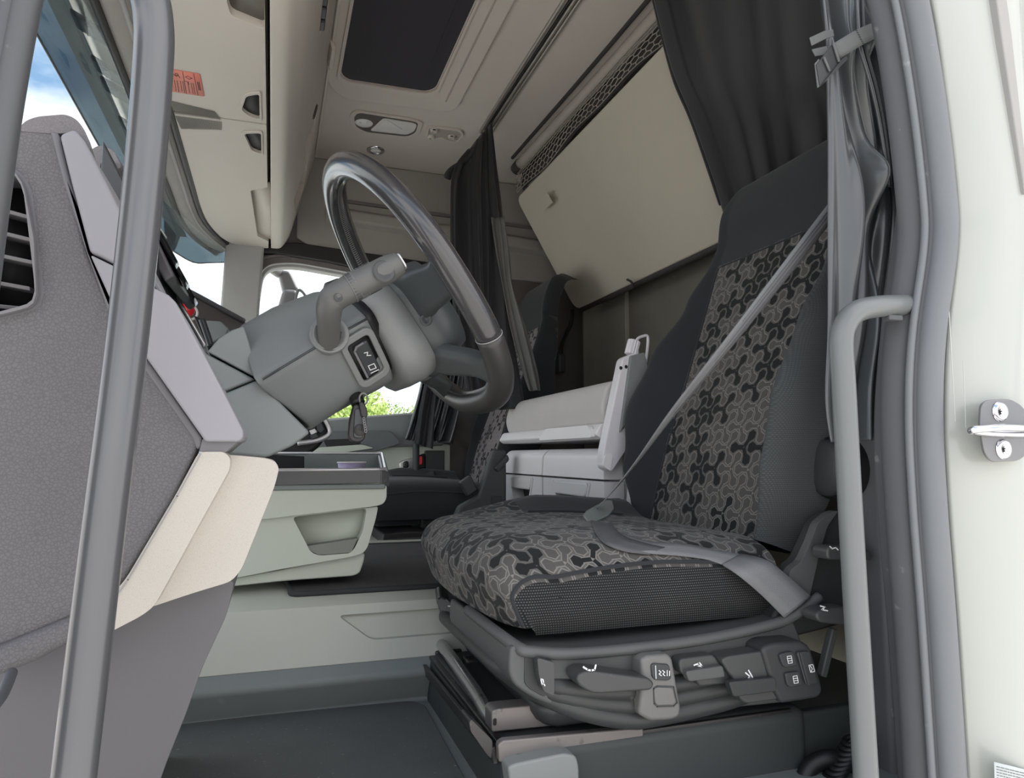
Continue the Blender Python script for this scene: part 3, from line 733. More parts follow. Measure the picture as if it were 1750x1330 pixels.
# safety net and its rod above the raised bunk
nr = thing('safety_net', 'stretchy honeycomb safety net hanging from a padded rod above the raised bunk', 'net', (.86, 1.8, CZ+1.07))
tube('rod', [V(.862, .9, 1.072), V(.858, 1.6, 1.072), V(.838, 2.36, 1.076)], .021, 'headliner_dark', nr, n=14)
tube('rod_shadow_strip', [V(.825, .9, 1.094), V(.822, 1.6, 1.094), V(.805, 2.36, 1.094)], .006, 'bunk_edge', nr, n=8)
tube('end_cap', [V(.838, 2.36, 1.076), V(.834, 2.40, 1.07)], .023, 'bunk_edge', nr, n=12, sm=0)
def netp(u, v):                 # u along y, v down from the rod to the bunk edge
    y = .95+1.44*u; s = math.sin(u*math.pi)
    sag = .010*math.sin(u*9)+.006*math.sin(u*23+2)
    return V(.853-.018*u+.004*math.sin(v*3.1)-.012*math.sin(v*math.pi), y, 1.052-(.072+sag)*v)
hexes = []; NU, NV = 78, 6
vs_ = []; seen = set(); ed = []
def hv(i, j):                   # brick-wall honeycomb nodes
    off_ = (.30 if (i+j) % 2 else -.30)
    u = (j+.5*0)/NU; v = (i+off_*.5+.25)/NV
    return netp(min(1, max(0, u)), min(1.0, max(0, v)))
pl = []
for i in range(NV+1):
    row = [hv(i, j) for j in range(NU+1)]; pl += [[a, b] for a, b in zip(row, row[1:])]
    if i < NV:
        for j in range(NU+1):
            if (i+j) % 2: pl.append([hv(i, j), hv(i+1, j)])
lines('netting', pl, .0024, (-.7, -.4, -.6), 'net_grey', nr, th=.002)
surf('net_backing', lambda u, v: netp(u, v)+Vector((.022, 0, .012)), 30, 2, 'bunk_edge', nr, thick=.002)

# raised upper bunk
ub = thing('upper_bunk', 'beige upper bunk board folded up against the back wall', 'bunk', (.97, 1.7, CZ+.77))
t0, t1, b0, b1 = V(.846, .90, .968), V(.846, 2.44, .972), V(1.095, .90, .556), V(1.095, 2.455, .560)
nb = Vector((.857, 0, .515))
slab('board', rnd([t0, t1, b1, b0], [.01, .04, .05, .01]), nb*.05, 'bunk_board', ub, bev=.008, seg=3)
tube('lower_edge', [V(1.108, .92, .558), V(1.108, 1.6, .558), V(1.108, 2.42, .562)], .012, 'bunk_edge', ub, n=8)
box('latch', A(932, 345, x=.873), (.004, .085, .04), 'bunk_board', ub, rot=Matrix.Rotation(-.55, 3, 'Y'), bev=.002)
tube('hook', [A(1072, 478, x=1.07), A(1079, 482, x=1.065), A(1082, 490, x=1.075), A(1078, 493, x=1.08)], .004, 'bunk_edge', ub, n=8, sm=4)
cb = thing('charging_cable', 'black cable ending in a plug hanging below the raised bunk', 'cable', A(955, 620, x=1.06))
tube('lead', [A(978, 530, x=1.085), A(976, 552, x=1.07), A(967, 572, x=1.06), A(960, 590, x=1.06), A(958, 612, x=1.06)], .008, 'black', cb, n=8)
box('plug', A(956, 622, x=1.06), (.03, .06, .075), 'button_dark', cb, bev=.008)

def VB(x, y, z): return V(x*1.077, y*1.077, z*1.077)
#------------------------------------------------------------------ lower bunk seat, its drawers, the pale folding arm
bs = thing('bunk_seat', 'light grey upholstered bunk seat on a white tray between the two front seats', 'seat', (.85, 1.6, CZ+.05))
cp = rnd([VB(.650, 1.312, .066), VB(.640, 1.312, .10), VB(.656, 1.312, .158), VB(1.08, 1.312, .175), VB(1.08, 1.312, .066)], [.01, .03, .03, .01, .01], 6)
slab('cushion', cp, (0, .680, 0), 'bunk_fabric', bs, bev=.018, seg=4)
tr_ = slab('tray', rnd([VB(.640, 1.312, .036), VB(.628, 1.312, .045), VB(.640, 1.312, .068), VB(1.08, 1.312, .068), VB(1.08, 1.312, .036)], [.004, .006, .01, .004, .004]), (0, .702, 0), 'bunk_tray', bs, bev=.006, seg=3)
hp_ = [A(926, 753, x=.680), A(938, 733, x=.683), A(1012, 727, x=.683), A(1018, 748, x=.680)]
slab('latch_handle', rnd(hp_, .012), (-.010, 0, 0), 'bunk_tray', bs, bev=.003, seg=3)
dc = thing('drawer_cabinet', 'light grey cabinet with two pull-out drawers under the bunk seat', 'cabinet', (.8, 1.6, CZ-.25))
box('carcass', VB(.87, 1.64, -.109), (.38, .69, .25), 'drawer_grey', dc, bev=.006)
for (y0, y1) in ((1.664, 1.966), (1.312, 1.655)):
    lidp = rnd([VB(.664, y0, .017), VB(.648, y0, .002), VB(.644, y0, -.048), VB(.69, y0, -.048), VB(.69, y0, .017)], [.01, .01, .002, .002, .002])
    slab('lid', lidp, (0, (y1-y0)*1.077, 0), 'bunk_tray', dc, bev=.004)
    d = slab('drawer', rnd([VB(.646, y0, -.052), VB(.646, y1, -.052), VB(.646, y1, -.228), VB(.646, y0, -.228)], .006), (.05, 0, 0), 'drawer_grey', dc, bev=.003)
    yc = (y0+y1)/2 + (.005 if y0 > 1.5 else .0); w = (y1-y0)*.30
    pk = rnd([VB(.646, yc-w, -.058), VB(.646, yc+w, -.058), VB(.646, yc+w*.66, -.118), VB(.646, yc-w*.66, -.118)], .012)
    cutp(d, [p-Vector((.02, 0, 0)) for p in pk], (.055, 0, 0))
    c = sum(pk, Vector())/len(pk)
    slab('hollow', [c+(p-c)*1.02+Vector((.034, 0, 0)) for p in pk], (.002, 0, 0), 'hole_shade', d, bev=0)
    ringslab('hollow_lip', [c+(p-c)+(p-c).normalized()*.008 for p in pk], pk, (-.003, 0, 0), 'drawer_grey', d, bev=.001)
    slab('handle', rnd([VB(.640, yc-w*.96, -.057), VB(.640, yc+w*.96, -.057), VB(.640, yc+w*.86, -.088), VB(.640, yc-w*.86, -.088)], .014), (.016, 0, 0), 'drawer_grey', d, bev=.005, seg=3)
sa = thing('folding_arm', 'upright pale grey folding arm with a ribbed black knob beside the bunk seat', 'support', A(1050, 790, y=1.376))
pslab('bar', [(1030, 800), (1030, 775), (1064, 612), (1082, 604), (1098, 604), (1078, 760), (1046, 808)], 1.372, .030, 'bracket_white', sa, bev=.006, seg=3, r=.008)
pslab('bar_side', [(1078, 608), (1102, 602), (1112, 640), (1075, 720), (1060, 740)], 1.365, .02, 'door_grey', sa, bev=.003)
pslab('bar_foot', [(1031, 797), (1034, 778), (1048, 776), (1044, 806)], 1.367, .032, 'bunk_tray', sa, bev=.006, r=.006)
kn = sweep('knob', [A(1078, 606, y=1.388), A(1082, 590, y=1.388), A(1084, 583, y=1.388)], [(a*(.0145 if i % 2 else .0125), b*(.0145 if i % 2 else .0125)) for i, (a, b) in enumerate(circ(1, 28))], 'bracket_white', sa, smooth=False)
tube('loop', [A(1096, 640, y=1.398), A(1089, 600, y=1.398), A(1088, 582, y=1.398), A(1098, 575, y=1.398), A(1107, 576, y=1.398), A(1106, 600, y=1.398), A(1101, 640, y=1.398)], .0035, 'bracket_white', sa, n=8)
for px, py in ((1061, 629), (1070, 627)): lathe('screw', A(px, py, y=1.371), (0, -1, 0), [(0, .001), (.0035, .001), (.004, 0)], 'black', sa, n=12)
tube('strut', [A(1050, 930, y=1.382), A(1062, 895, y=1.382), A(1078, 862, y=1.382), A(1080, 800, y=1.382)], .010, 'bracket_white', sa, n=10)

# ------------------------------------------------------------------ curtains
def curtain(name, left, right, folds, amp, mat, root=None, nu=60, nv=30, ndir=Vector((0, -1, 0)), drift=0, thick=.002, ph=0, sharp=1.0, xfn=None):
    L = crom(left, 6); R = crom(right, 6)
    def pick_(a, v): t = v*(len(a)-1); i = min(int(t), len(a)-2); return a[i]*(1-(t-i))+a[i+1]*(t-i)
    def f(u, v):
        p = pick_(L, v)*(1-u)+pick_(R, v)*u
        uu = u+.045*math.sin(6.5*u+2.6*v+ph)+.018*math.sin(15*u-4*v+2*ph); w = folds*2*math.pi*uu+ph+drift*v; s = math.sin(w); s = math.copysign(abs(s)**sharp, s)
        a = amp*(.55+.45*math.sin(v*3.3+u*5+ph))
        q = p+ndir*(a*s+.25*amp*math.sin(2.3*w+4*v))
        if xfn: q = q+xfn(u, v)
        return q
    return surf(name, f, nu, nv, mat, root, thick=thick)
c1 = thing('sleeper_curtain', 'black sleeper curtain bunched behind the driver seat headrest', 'curtain', V(.75, .95, ZT), 'black curtains')
curtain('cloth', [A(1096, -100, x=.74), A(1117, 0, x=.78), A(1150, 130, x=.84), A(1185, 215, x=.90), A(1232, 350, x=1.03), A(1262, 480, x=1.08), A(1300, 700, x=1.10)],
        [A(1430, -100, x=.80), A(1440, 0, x=.84), A(1448, 130, x=.90), A(1452, 215, x=1.0), A(1455, 350, x=1.06), A(1460, 480, x=1.10), A(1460, 700, x=1.12)],
        2.3, .050, 'curtain_black', c1, ndir=Vector((-.6, -.8, 0)), ph=1.4, nu=90, sharp=.7)
tube('hem', [A(1117, 0, x=.778), A(1150, 130, x=.838), A(1185, 215, x=.898), A(1231, 350, x=1.028)], .004, 'curtain_black', c1, n=8)
c2 = thing('door_curtain', 'grey satin door curtain gathered and tied against the rear door pillar', 'curtain', A(1460, 100, y=.73), 'black curtains')
def crease(u, v):
    d = Vector((0, 0, 0))
    for (cu, cv, su, sv, a, tw) in ((.45, .56, .10, .05, .030, .6), (.72, .50, .08, .07, -.026, -.8), (.25, .60, .06, .12, .018, .2), (.60, .66, .10, .08, -.020, 1.0), (.4, .30, .18, .08, .012, 0), (.62, .27, .06, .10, .022, .3), (.75, .36, .05, .10, -.02, .2)):
        uu = (u-cu)-tw*(v-cv)*.6; d += Vector((0, -1.35*a*math.exp(-(uu/su)**2-((v-cv)/sv)**2), 0))
    return d
curtain('cloth', [A(1380, -100, y=.74), A(1390, 0, y=.74), A(1398, 75, y=.735), A(1403, 120, y=.735), A(1410, 250, y=.74), A(1414, 400, y=.745), A(1416, 560, y=.75), A(1412, 680, y=.75), A(1420, 756, y=.75)],
        [A(1505, -100, y=.735), A(1508, 0, y=.735), A(1503, 75, y=.725), A(1505, 120, y=.725), A(1548, 250, y=.735), A(1562, 350, y=.74), A(1550, 500, y=.745), A(1520, 640, y=.745), A(1508, 752, y=.745)],
        2.3, .020, 'curtain_satin', c2, ph=.4, drift=-1.6, nu=110, nv=90, xfn=crease)
tube('zip_cord', [A(1462, -40, y=.705), A(1466, 40, y=.700), A(1470, 80, y=.698), A(1490, 150, y=.702), A(1505, 220, y=.712), A(1520, 320, y=.722)], .0028, 'curtain_satin', c2, n=8)
tube('zip_cord', [A(1472, -40, y=.705), A(1475, 40, y=.700), A(1478, 80, y=.698), A(1497, 150, y=.703), A(1511, 220, y=.713), A(1524, 320, y=.722)], .0028, 'button_dark', c2, n=8)
ct = thing('curtain_tie', 'grey webbing strap with a flat buckle tied around the door curtain', 'strap', A(1460, 70, y=.70))
def upx(px, py, k, y): return (A(px+6, py-k, y=y)-A(px-6, py+k, y=y))/2
def rib(name, pts, hw, y, mat, parent, th=.0018):
    P_ = [A(a, b, y=y+c) for a, b, c in pts]; wv = []
    for i in range(len(P_)):
        t = (P_[min(i+1, len(P_)-1)]-P_[max(i-1, 0)]).normalized(); wv.append(Vector((-t.z, 0, t.x)).normalized()*hw*(1 if t.x > 0 else -1))
    return ribbon(name, P_, wv, mat, parent, th=th)
rib('strap', [(1424, 92, .004), (1432, 86, -.006), (1465, 66, -.012), (1490, 54, -.008), (1508, 48, .01)], .0105, .695, 'strap_grey', ct)
pslab('strap_loop', [(1384, 64), (1410, 52), (1424, 50), (1426, 62), (1412, 66), (1388, 78)], .706, .0016, 'strap_grey', ct, bev=.0005)
pslab('strap_loop', [(1388, 84), (1414, 78), (1416, 92), (1394, 96)], .706, .0016, 'strap_grey', ct, bev=.0005)
pslab('buckle_plate', [(1396, 110), (1424, 74), (1436, 106), (1408, 142), (1402, 146)], .688, .003, 'button_dark', ct, bev=.001)
tube('buckle_bar', [A(1424, 73, y=.686), A(1434, 106, y=.686)], .0018, 'strap_grey', ct, n=8, sm=0)
tube('buckle_bar', [A(1408, 98, y=.686), A(1418, 122, y=.686)], .0016, 'strap_grey', ct, n=8, sm=0)
pslab('strap_end', [(1393, 108), (1400, 100), (1410, 140), (1398, 150)], .690, .002, 'strap_grey', ct, bev=.0006)
pslab('strap_fold', [(1405, 145), (1440, 100), (1446, 96), (1450, 100), (1404, 146)], .684, .003, 'button_dark', ct, bev=.001)
for k in range(7): box('stitch', A(1464+k*1.9, 52+k*3.7, y=.6815), (.003, .0008, .0007), 'button_dark', ct, bev=0, smooth=False)
c3 = thing('sleeper_curtain', 'black sleeper curtain with paler lining bunched behind the passenger seat', 'curtain', V(.66, 2.2, ZT), 'black curtains')
curtain('cloth', [A(795, 262, y=2.14), A(770, 300, y=2.12), A(766, 380, y=2.08), A(768, 480, y=2.06), A(775, 560, y=2.06), A(790, 640, y=2.06), A(800, 700, y=2.06)],
        [A(842, 208, y=2.12), A(852, 300, y=2.10), A(864, 380, y=2.06), A(874, 480, y=2.05), A(880, 560, y=2.05), A(892, 640, y=2.05), A(900, 700, y=2.05)],
        2.4, .036, 'curtain_black', c3, nu=80, ph=.7, drift=.8)
curtain('lining', [A(838, 372, y=2.03), A(846, 430, y=2.02), A(858, 490, y=2.01), A(872, 560, y=2.0), A(892, 630, y=2.0), A(905, 668, y=2.0)],
        [A(862, 372, y=2.03), A(872, 430, y=2.02), A(878, 490, y=2.01), A(900, 560, y=2.0), A(918, 630, y=2.0), A(925, 668, y=2.0)],
        1.2, .016, 'curtain_lining', c3, nu=30, ph=2.0, drift=1.5)
tube('gather', [A(764, 305, y=2.17), A(772, 288, y=2.15), A(795, 272, y=2.13), A(815, 250, y=2.13), A(838, 214, y=2.13)], .012, 'curtain_black', c3, n=10, scale=lambda u: .8+.3*math.sin(u*11+1))
c4_ = thing('door_curtain', 'dark pleated curtain hanging at the rear edge of the passenger window', 'curtain', V(.55, 2.48, .72), 'black curtains')
curtain('cloth', [A(738, 470, y=2.50), A(728, 560, y=2.50), A(720, 640, y=2.50), A(706, 700, y=2.50), A(690, 752, y=2.50)],
        [A(800, 470, y=2.46), A(800, 560, y=2.46), A(796, 640, y=2.46), A(788, 700, y=2.46), A(774, 758, y=2.46)],
        4.5, .034, 'curtain_satin', c4_, nu=110, ph=.3, drift=.5)
curtain('folded_edge', [A(738, 500, y=2.44), A(735, 600, y=2.44), A(716, 700, y=2.44), A(708, 757, y=2.44)],
        [A(758, 500, y=2.44), A(752, 600, y=2.44), A(742, 700, y=2.44), A(738, 768, y=2.44)], 1.3, .02, 'curtain_black', c4_, nu=20)

# ------------------------------------------------------------------ outside: sun visor above the screen, mirror
sv = thing('sun_visor', 'blue-grey translucent outside sun visor across the top of the windscreen', 'visor', V(-.47, 1.6, .85))
def vis(u, v):
    y = .60+2.06*u; k = max(0, (y-2.1)/.55); x = -.345+.17*k**1.7
    zu, zl = .756, .634+.054*max(0, (k-.7)/.3)
    return V(x-.010*v, y, zu*(1-v)+zl*v)
surf('blade', vis, 80, 6, 'visor_tint', sv, thick=.004)
tube('blade_edge', [vis(i/40, 1.0) for i in range(41)], .002, 'visor_bracket', sv, n=6, sm=2)
struct(slab('trim_5', [V(-.300, .6, .752), V(-.42, .6, .90), V(-.45, .6, .90), V(-.33, .6, .752)], (0, 2.0, 0), 'roof_under', bev=.004))
for px, py in ((126, 34), (161, 94), (176, 142), (206, 205)):
    p = A(px, py, x=-.343)
    slab('bracket', [Vector((-.343, p.y-.028, CZ+.748)), Vector((-.290, p.y-.028, CZ+.720)), Vector((-.290, p.y+.020, CZ+.720)), Vector((-.343, p.y+.020, CZ+.748))], (0, 0, -.010), 'visor_bracket', sv, bev=.003)
    box('bracket_foot', Vector((-.318, p.y-.004, CZ+.726)), (.012, .030, .008), 'lever_grey', sv, bev=.002)
mr = thing('outside_mirror', 'passenger side door mirror housing and arm outside the far window', 'mirror', A(510, 500, y=3.0))
pslab('arm', [(474, 459), (496, 462), (512, 496), (484, 500)], 2.95, .08, 'mirror_plastic', mr, bev=.015, seg=3)
tube('mount', [A(476, 466, y=2.99), A(462, 456, y=2.85), A(440, 440, y=2.66)], .022, 'mirror_plastic', mr, n=10)
pslab('housing', [(484, 492), (510, 494), (506, 535), (495, 560), (464, 560)], 2.93, .16, 'mirror_plastic', mr, bev=.02, seg=3)
tube('housing_rim', [A(500, 540, y=2.92), A(508, 500, y=2.92), A(516, 498, y=2.92), A(526, 512, y=2.92)], .006, 'mirror_plastic', mr, n=8)
km = thing('outside_mirror', 'dark front view mirror hanging outside the windscreen corner', 'mirror', A(290, 380, y=2.9))
pslab('housing', [(278, 350), (302, 372), (306, 392), (296, 420), (284, 428), (280, 400)], 2.98, .08, 'visor_bracket', km, bev=.02, seg=3)
pslab('arm', [(270, 330), (282, 345), (300, 362), (296, 368), (276, 352)], 3.00, .03, 'visor_bracket', km, bev=.006)
tube('mount', [A(276, 342, y=3.01), A(250, 300, y=2.95), V(-.40, 2.62, .88)], .012, 'visor_bracket', km, n=8)
# ------------------------------------------------------------------ dashboard: door-side end, hoods, lower panels
YE = .74
db = thing('dashboard', 'grey dashboard with grained end panel, side air vent and cream lower leather', 'dashboard', V(-.1, 1.0, -.1))
vent_out = [(18, 246), (44, 260), (58, 300), (68, 350), (79, 400), (90, 462), (92, 512), (80, 532), (58, 545), (6, 558), (-40, 570), (-40, 246)]
vent_in = [(14, 292), (34, 308), (44, 330), (55, 420), (64, 500), (58, 520), (8, 534), (-40, 545), (-40, 290)]
ep = pslab('end_panel', [(30, 218), (96, 224), (108, 262), (151, 432), (187, 515), (240, 604), (342, 752), (336, 772), (296, 856), (215, 990), (190, 1024), (150, 1048), (0, 1110), (-60, 1124), (-60, 218)], YE, .03, 'dash_leather', db, bev=.006, seg=3)
vi = rnd([A(a, b, y=YE) for a, b in vent_in], .012)
cut(ep, slab('cutter', [p-Vector((0, .03, 0)) for p in vi], (0, .09, 0), None, None, bev=0, smooth=False))
sv_ = slab('vent_well', [p+Vector((0, .045, 0)) for p in loopgrow(vi, .01)], (0, .004, 0), 'vent_black', db, bev=0)
vo = rnd([A(a, b, y=YE-.004) for a, b in vent_out], .016)
c_ = sum(vi, Vector())/len(vi)
def radial(loop, n, c):
    out = []
    k = len(loop)
    for s in range(n):
        a = 2*math.pi*s/n; d = Vector((math.cos(a), 0, math.sin(a))); best = None
        for i in range(k):
            p, q = loop[i]-c, loop[(i+1) % k]-c; e = q-p; den = d.x*e.z-d.z*e.x
            if abs(den) < 1e-12: continue
            t = (p.x*e.z-p.z*e.x)/den; w = (p.x*d.z-p.z*d.x)/den
            if t > 0 and -1e-6 <= w <= 1+1e-6 and (best is None or t < best): best = t
        out.append(c+d*(best or .01))
    return out
ringslab('vent_frame', radial(vo, 72, c_), radial(vi, 72, c_), (0, .05, 0), 'dash_bezel', db, bev=.003, seg=3)
ringslab('vent_bead', radial(loopgrow(vi, .0035), 72, c_), radial(vi, 72, c_), (0, -.007, 0), 'vent_edge', db, bev=.001)
for (a, b, c, d) in ((12, 357, 43, 366), (6, 395, 47, 405), (2, 434, 51, 444), (-4, 481, 47, 489), (-6, 522, 44, 524)):
    p, q_ = A(a-16, b-4, y=YE+.010), A(c+4, d+1, y=YE+.010)
    slab('slat', [p, q_, q_+Vector((0, .028, .002)), p+Vector((0, .028, .002))], (0, .002, -.0035), 'vent_edge', db, bev=.0008)
pslab('bezel', [(84, 222), (100, 226), (121, 308), (156, 429), (192, 519), (246, 604), (346, 748), (347, 764), (336, 770), (328, 748), (234, 614), (183, 530), (149, 437), (106, 308)], YE-.002, .10, 'dash_bezel', db, bev=.004, seg=3)
pslab('trim_cap', [(101, 229), (127, 219), (143, 238), (153, 256), (186, 321), (210, 370), (262, 474), (250, 482), (197, 452), (153, 430), (121, 310)], YE-.010, .14, 'dash_smooth', db, bev=.010, seg=4)
pslab('trim_block', [(153, 434), (198, 456), (238, 478), (268, 494), (288, 504), (300, 516), (341, 591), (383, 671), (416, 736), (416, 748), (408, 755), (350, 755), (346, 748), (246, 606), (192, 520)], YE-.012, .115, 'dash_smooth', db, bev=.012, seg=4)
pslab('trim_underside', [(346, 750), (406, 752), (412, 750), (389, 770), (384, 774), (340, 772)], YE-.004, .10, 'dash_bezel', db, bev=.003)
slab('top_hood', rnd([A(a, b, y=YE) for a, b in [(30, 224), (40, 208), (62, 199), (112, 195), (130, 203), (143, 219), (157, 250), (150, 262), (128, 226), (96, 229)]], .012), (-.02, .20, 0), 'dash_top', db, bev=.006, seg=3)
# instrument hood: a lipped section running across in front of the wheel
hpz = [V(-.225, .93, .330), V(-.222, .93, .395), V(-.205, .93, .412), V(-.188, .93, .408), V(-.176, .93, .385), V(-.186, .93, .378), V(-.200, .93, .392), V(-.205, .93, .36), V(-.205, .93, .330)]
slab('instrument_hood', [p+Vector((-.024, .09, -.002)) for p in rnd(hpz, .008)], (.008, .36, .010), 'dash_top', db, bev=.003)
slab('hood_lining', [p+Vector((-.024, .17, -.01)) for p in [V(-.196, .93, .392), V(-.150, .93, .338), V(-.118, .93, .27), V(-.130, .93, .26), V(-.168, .93, .33), V(-.202, .93, .378)]], (.008, .24, .005), 'dash_bezel', db, bev=.004)
slab('instrument_cluster', [V(-.21, .95, .39), V(-.165, .95, .30), V(-.15, .95, .16), V(-.21, .95, .16)], (0, .42, 0), 'button_dark', db, bev=.004)
for k in range(3): lathe('gauge', V(-.160, 1.03+.13*k, .30), (.85, 0, .5), [(0, .003), (.045, .003), (.05, .008), (.054, .002)], 'black_gloss', db, n=24)
tube('silver_edge', [V(-.199, 1.03, .384), V(-.197, 1.2, .386), V(-.193, 1.37, .392)], .0022, 'silver', db, n=6)
pslab('hood_cheek', [(258, 372), (264, 370), (291, 431), (295, 482), (284, 472), (256, 420)], 1.36, .05, 'dash_bezel', db, bev=.004)
tube('silver_edge', [A(246, 372, y=1.34), A(260, 400, y=1.35), A(276, 432, y=1.355), A(294, 468, y=1.358)], .0026, 'silver', db, n=6)
# centre wing beyond the wheel, angled to the driver
slab('centre_wing', [A(290, 474, y=1.52), A(300, 487, y=1.56), A(345, 510, y=1.66), A(414, 547, y=1.80), A(440, 560, y=1.86), A(440, 640, y=1.86), A(345, 640, y=1.60), A(300, 600, y=1.52)], (-.05, .08, 0), 'trim_brown', db, bev=.006)
tube('wing_edge', [A(288, 470, y=1.52), A(300, 486, y=1.55), A(345, 510, y=1.65), A(416, 548, y=1.79)], .006, 'dash_bezel', db, n=8)
pslab('stack_side', [(280, 488), (292, 484), (308, 520), (330, 556), (350, 590), (356, 604), (340, 604), (296, 516)], 1.30, .05, 'knee_plastic', db, bev=.004)
tube('silver_edge', [A(292, 484, y=1.295), A(308, 518, y=1.295), A(330, 556, y=1.295), A(351, 592, y=1.295)], .003, 'silver', db, n=6)
pslab('switch_bank', [(330, 538), (350, 548), (364, 590), (356, 600), (344, 572)], 1.42, .04, 'black', db, bev=.003)
tube('switch_bar', [A(345, 546, y=1.41), A(352, 566, y=1.41), A(360, 590, y=1.41)], .006, 'button_dark', db, n=8)
pslab('gear_shell', [(348, 552), (352, 547), (378, 549), (392, 562), (386, 574), (360, 588)], 1.50, .10, 'knee_plastic', db, bev=.02, seg=3)
rb = lathe('red_button', A(321, 529, y=1.50), (.5, -.85, .1), [(0, .006), (.010, .006), (.014, 0)], 'red_light', db, n=20); rb['label'] = 'round red and white button on the dashboard'
lathe('button_ring', A(324, 533, y=1.506), (.5, -.85, .1), [(.013, 0), (.0155, .004), (.018, 0)], 'print_white', rb, n=20)
# lower, cream and grey panels
pslab('cream_strip', [(340, 772), (383, 772), (394, 783), (393, 802), (332, 912), (264, 1036), (242, 1053), (186, 1082), (186, 1024), (216, 988), (300, 846)], YE-.006, .05, 'cream_leather', db, bev=.006, seg=4, r=.006)
for k, m in ((0, 'stitch_pale'),): lines('seam', [[A(343, 776, y=YE-.0066), A(303, 848, y=YE-.0066), A(219, 991, y=YE-.0066), A(191, 1030, y=YE-.0066)]], .0012, (0, -1, 0), m, db, th=.0006)
slab('cream_panel', rnd([A(a, b, y=.765) for a, b in [(388, 777), (452, 783), (470, 788), (477, 800), (470, 830), (440, 905), (413, 973), (396, 994), (330, 1014), (258, 1038), (300, 960), (392, 800)]], [.004, .004, .008, .006, .01, .02, .02, .02, .01, .004, .004, .004]), (0, .16, 0), 'cream_leather', db, bev=.010, seg=4)
pslab('end_rim', [(-60, 1120), (0, 1104), (150, 1043), (192, 1020), (192, 1062), (125, 1096), (60, 1132), (0, 1156), (-60, 1172)], YE-.010, .06, 'dash_leather', db, bev=.010, seg=4)
slab('leg_panel', rnd([A(a, b, y=.80) for a, b in [(-60, 1150), (60, 1120), (190, 1060), (262, 1025), (330, 1008), (402, 988), (388, 1050), (346, 1140), (320, 1215), (286, 1300), (236, 1440), (180, 1600), (-60, 1600)]], .01), (0, .34, 0), 'leg_panel', db, bev=.035, seg=5)
tube('door_hinge_arm', [A(-30, 1230, y=.66), A(2, 1190, y=.68), A(20, 1150, y=.72)], .0045, 'rubber_dark', db, n=10)
# knee cover and the facets that meet the column
pslab('knee_panel', [(383, 673), (435, 651), (441, 650), (524, 733), (530, 740), (500, 762), (456, 782), (386, 776), (350, 776), (380, 730)], .985, .30, 'knee_plastic', db, bev=.010, seg=4)
pslab('knee_facet', [(340, 594), (352, 604), (437, 649), (382, 670), (350, 660)], .990, .28, 'knee_plastic', db, bev=.005, seg=3)
pslab('knee_shell', [(354, 601), (374, 578), (396, 564), (416, 557), (421, 570), (442, 641), (438, 646)], .992, .26, 'knee_plastic', db, bev=.007, seg=4)
# low end of the centre stack behind the console tray
pslab('stack_foot', [(440, 770), (500, 738), (527, 722), (552, 712), (564, 738), (545, 765), (530, 776), (440, 800)], 1.76, .25, 'black', db, bev=.01)
tube('silver_edge', [A(552, 711, y=1.75), A(564, 738, y=1.75), A(545, 752, y=1.75), A(508, 758, y=1.75)], .006, 'silver', db, n=8, sm=6)
for k in range(3): pslab('stack_switch', [(527+k*1, 728+8*k), (536+k*2, 724+8*k), (541+k*2, 731+8*k), (531+k*1, 736+8*k)], 1.745, .01, 'silver' if k == 1 else 'button_dark', db, bev=.002)
pslab('stack_pod', [(538, 722), (549, 718), (556, 735), (548, 742), (541, 738)], 1.748, .01, 'button_dark', db, bev=.004)

# ------------------------------------------------------------------ steering column and wheel share one tilted frame
SC_C, TAU = V(.205, 1.10, .26), .608
sn = Vector((math.cos(TAU), 0, math.sin(TAU))); sd = Vector((math.sin(TAU), 0, -math.cos(TAU)))
def S(a, y, b): return SC_C + sn*a + Vector((0, y, 0)) + sd*b      # along the axis, across the cab, down the wheel
sc_ = thing('steering_column', 'grey faceted steering column shroud with a thick stalk and rocker switch', 'steering column', S(-.2, 0, 0))
def colring(a, k=1.0, up=0.0, dn=0.0):
    pts = [S(a+(.030*abs(b)/.09 if a < -.25 else 0), y*k, b*k) for y, b in ((-.07, -.082-up), (-.142, .006), (-.075, .094+dn), (.075, .094+dn), (.142, .006), (.07, -.082-up))]
    return rnd(pts, [.03, .012, .03, .03, .012, .03], 6)
loft('shroud', [colring(-.284, .97), colring(-.276), colring(-.20), colring(-.14, 1.0, -.01, .004), colring(-.118, 1.0, -.02, .006), colring(-.112, .97, -.02, .006)], 'column_plastic', sc_, bev=.003)
tube('shroud_seam', [S(-.272, -.1425, .007), S(-.20, -.1428, .007), S(-.113, -.1425, .010)], .0016, 'button_dark', sc_, n=6, sm=2)
loft('collar', [colring(-.116, .93), colring(-.098, .90)], 'black', sc_)
hub_r = lambda a, w, t, b, r: [S(a, y, (t+b)/2+e) for y, e in rrect(2*w, b-t, r, 8)]
loft('hub_cover', [hub_r(-.106, .106, -.040, .108, .05), hub_r(-.098, .115, -.050, .118, .055), hub_r(-.075, .117, -.048, .124, .06), hub_r(-.050, .108, -.038, .122, .055)], 'column_light', sc_)
cen = A(563, 572, y=.958); cax = Vector((0, -1, 0))
lathe('stalk_socket', cen, cax, [(.014, .0), (.0175, .003), (.0205, .007), (.0215, .007), (.022, .004), (.0245, .0055), (.0257, .003), (.0265, -.010)], 'column_light', sc_, n=36)
lathe('socket_boot', cen, cax, [(0, .004), (.014, .003), (.018, -.002)], 'button_dark', sc_, n=24)
spath = [A(562, 592, y=.965), A(562, 560, y=.935), A(562, 534, y=.912), A(565, 518, y=.902), A(574, 507, y=.898), A(605, 490, y=.892), A(630, 477, y=.890), A(657, 463, y=.888), A(682, 450, y=.888)]
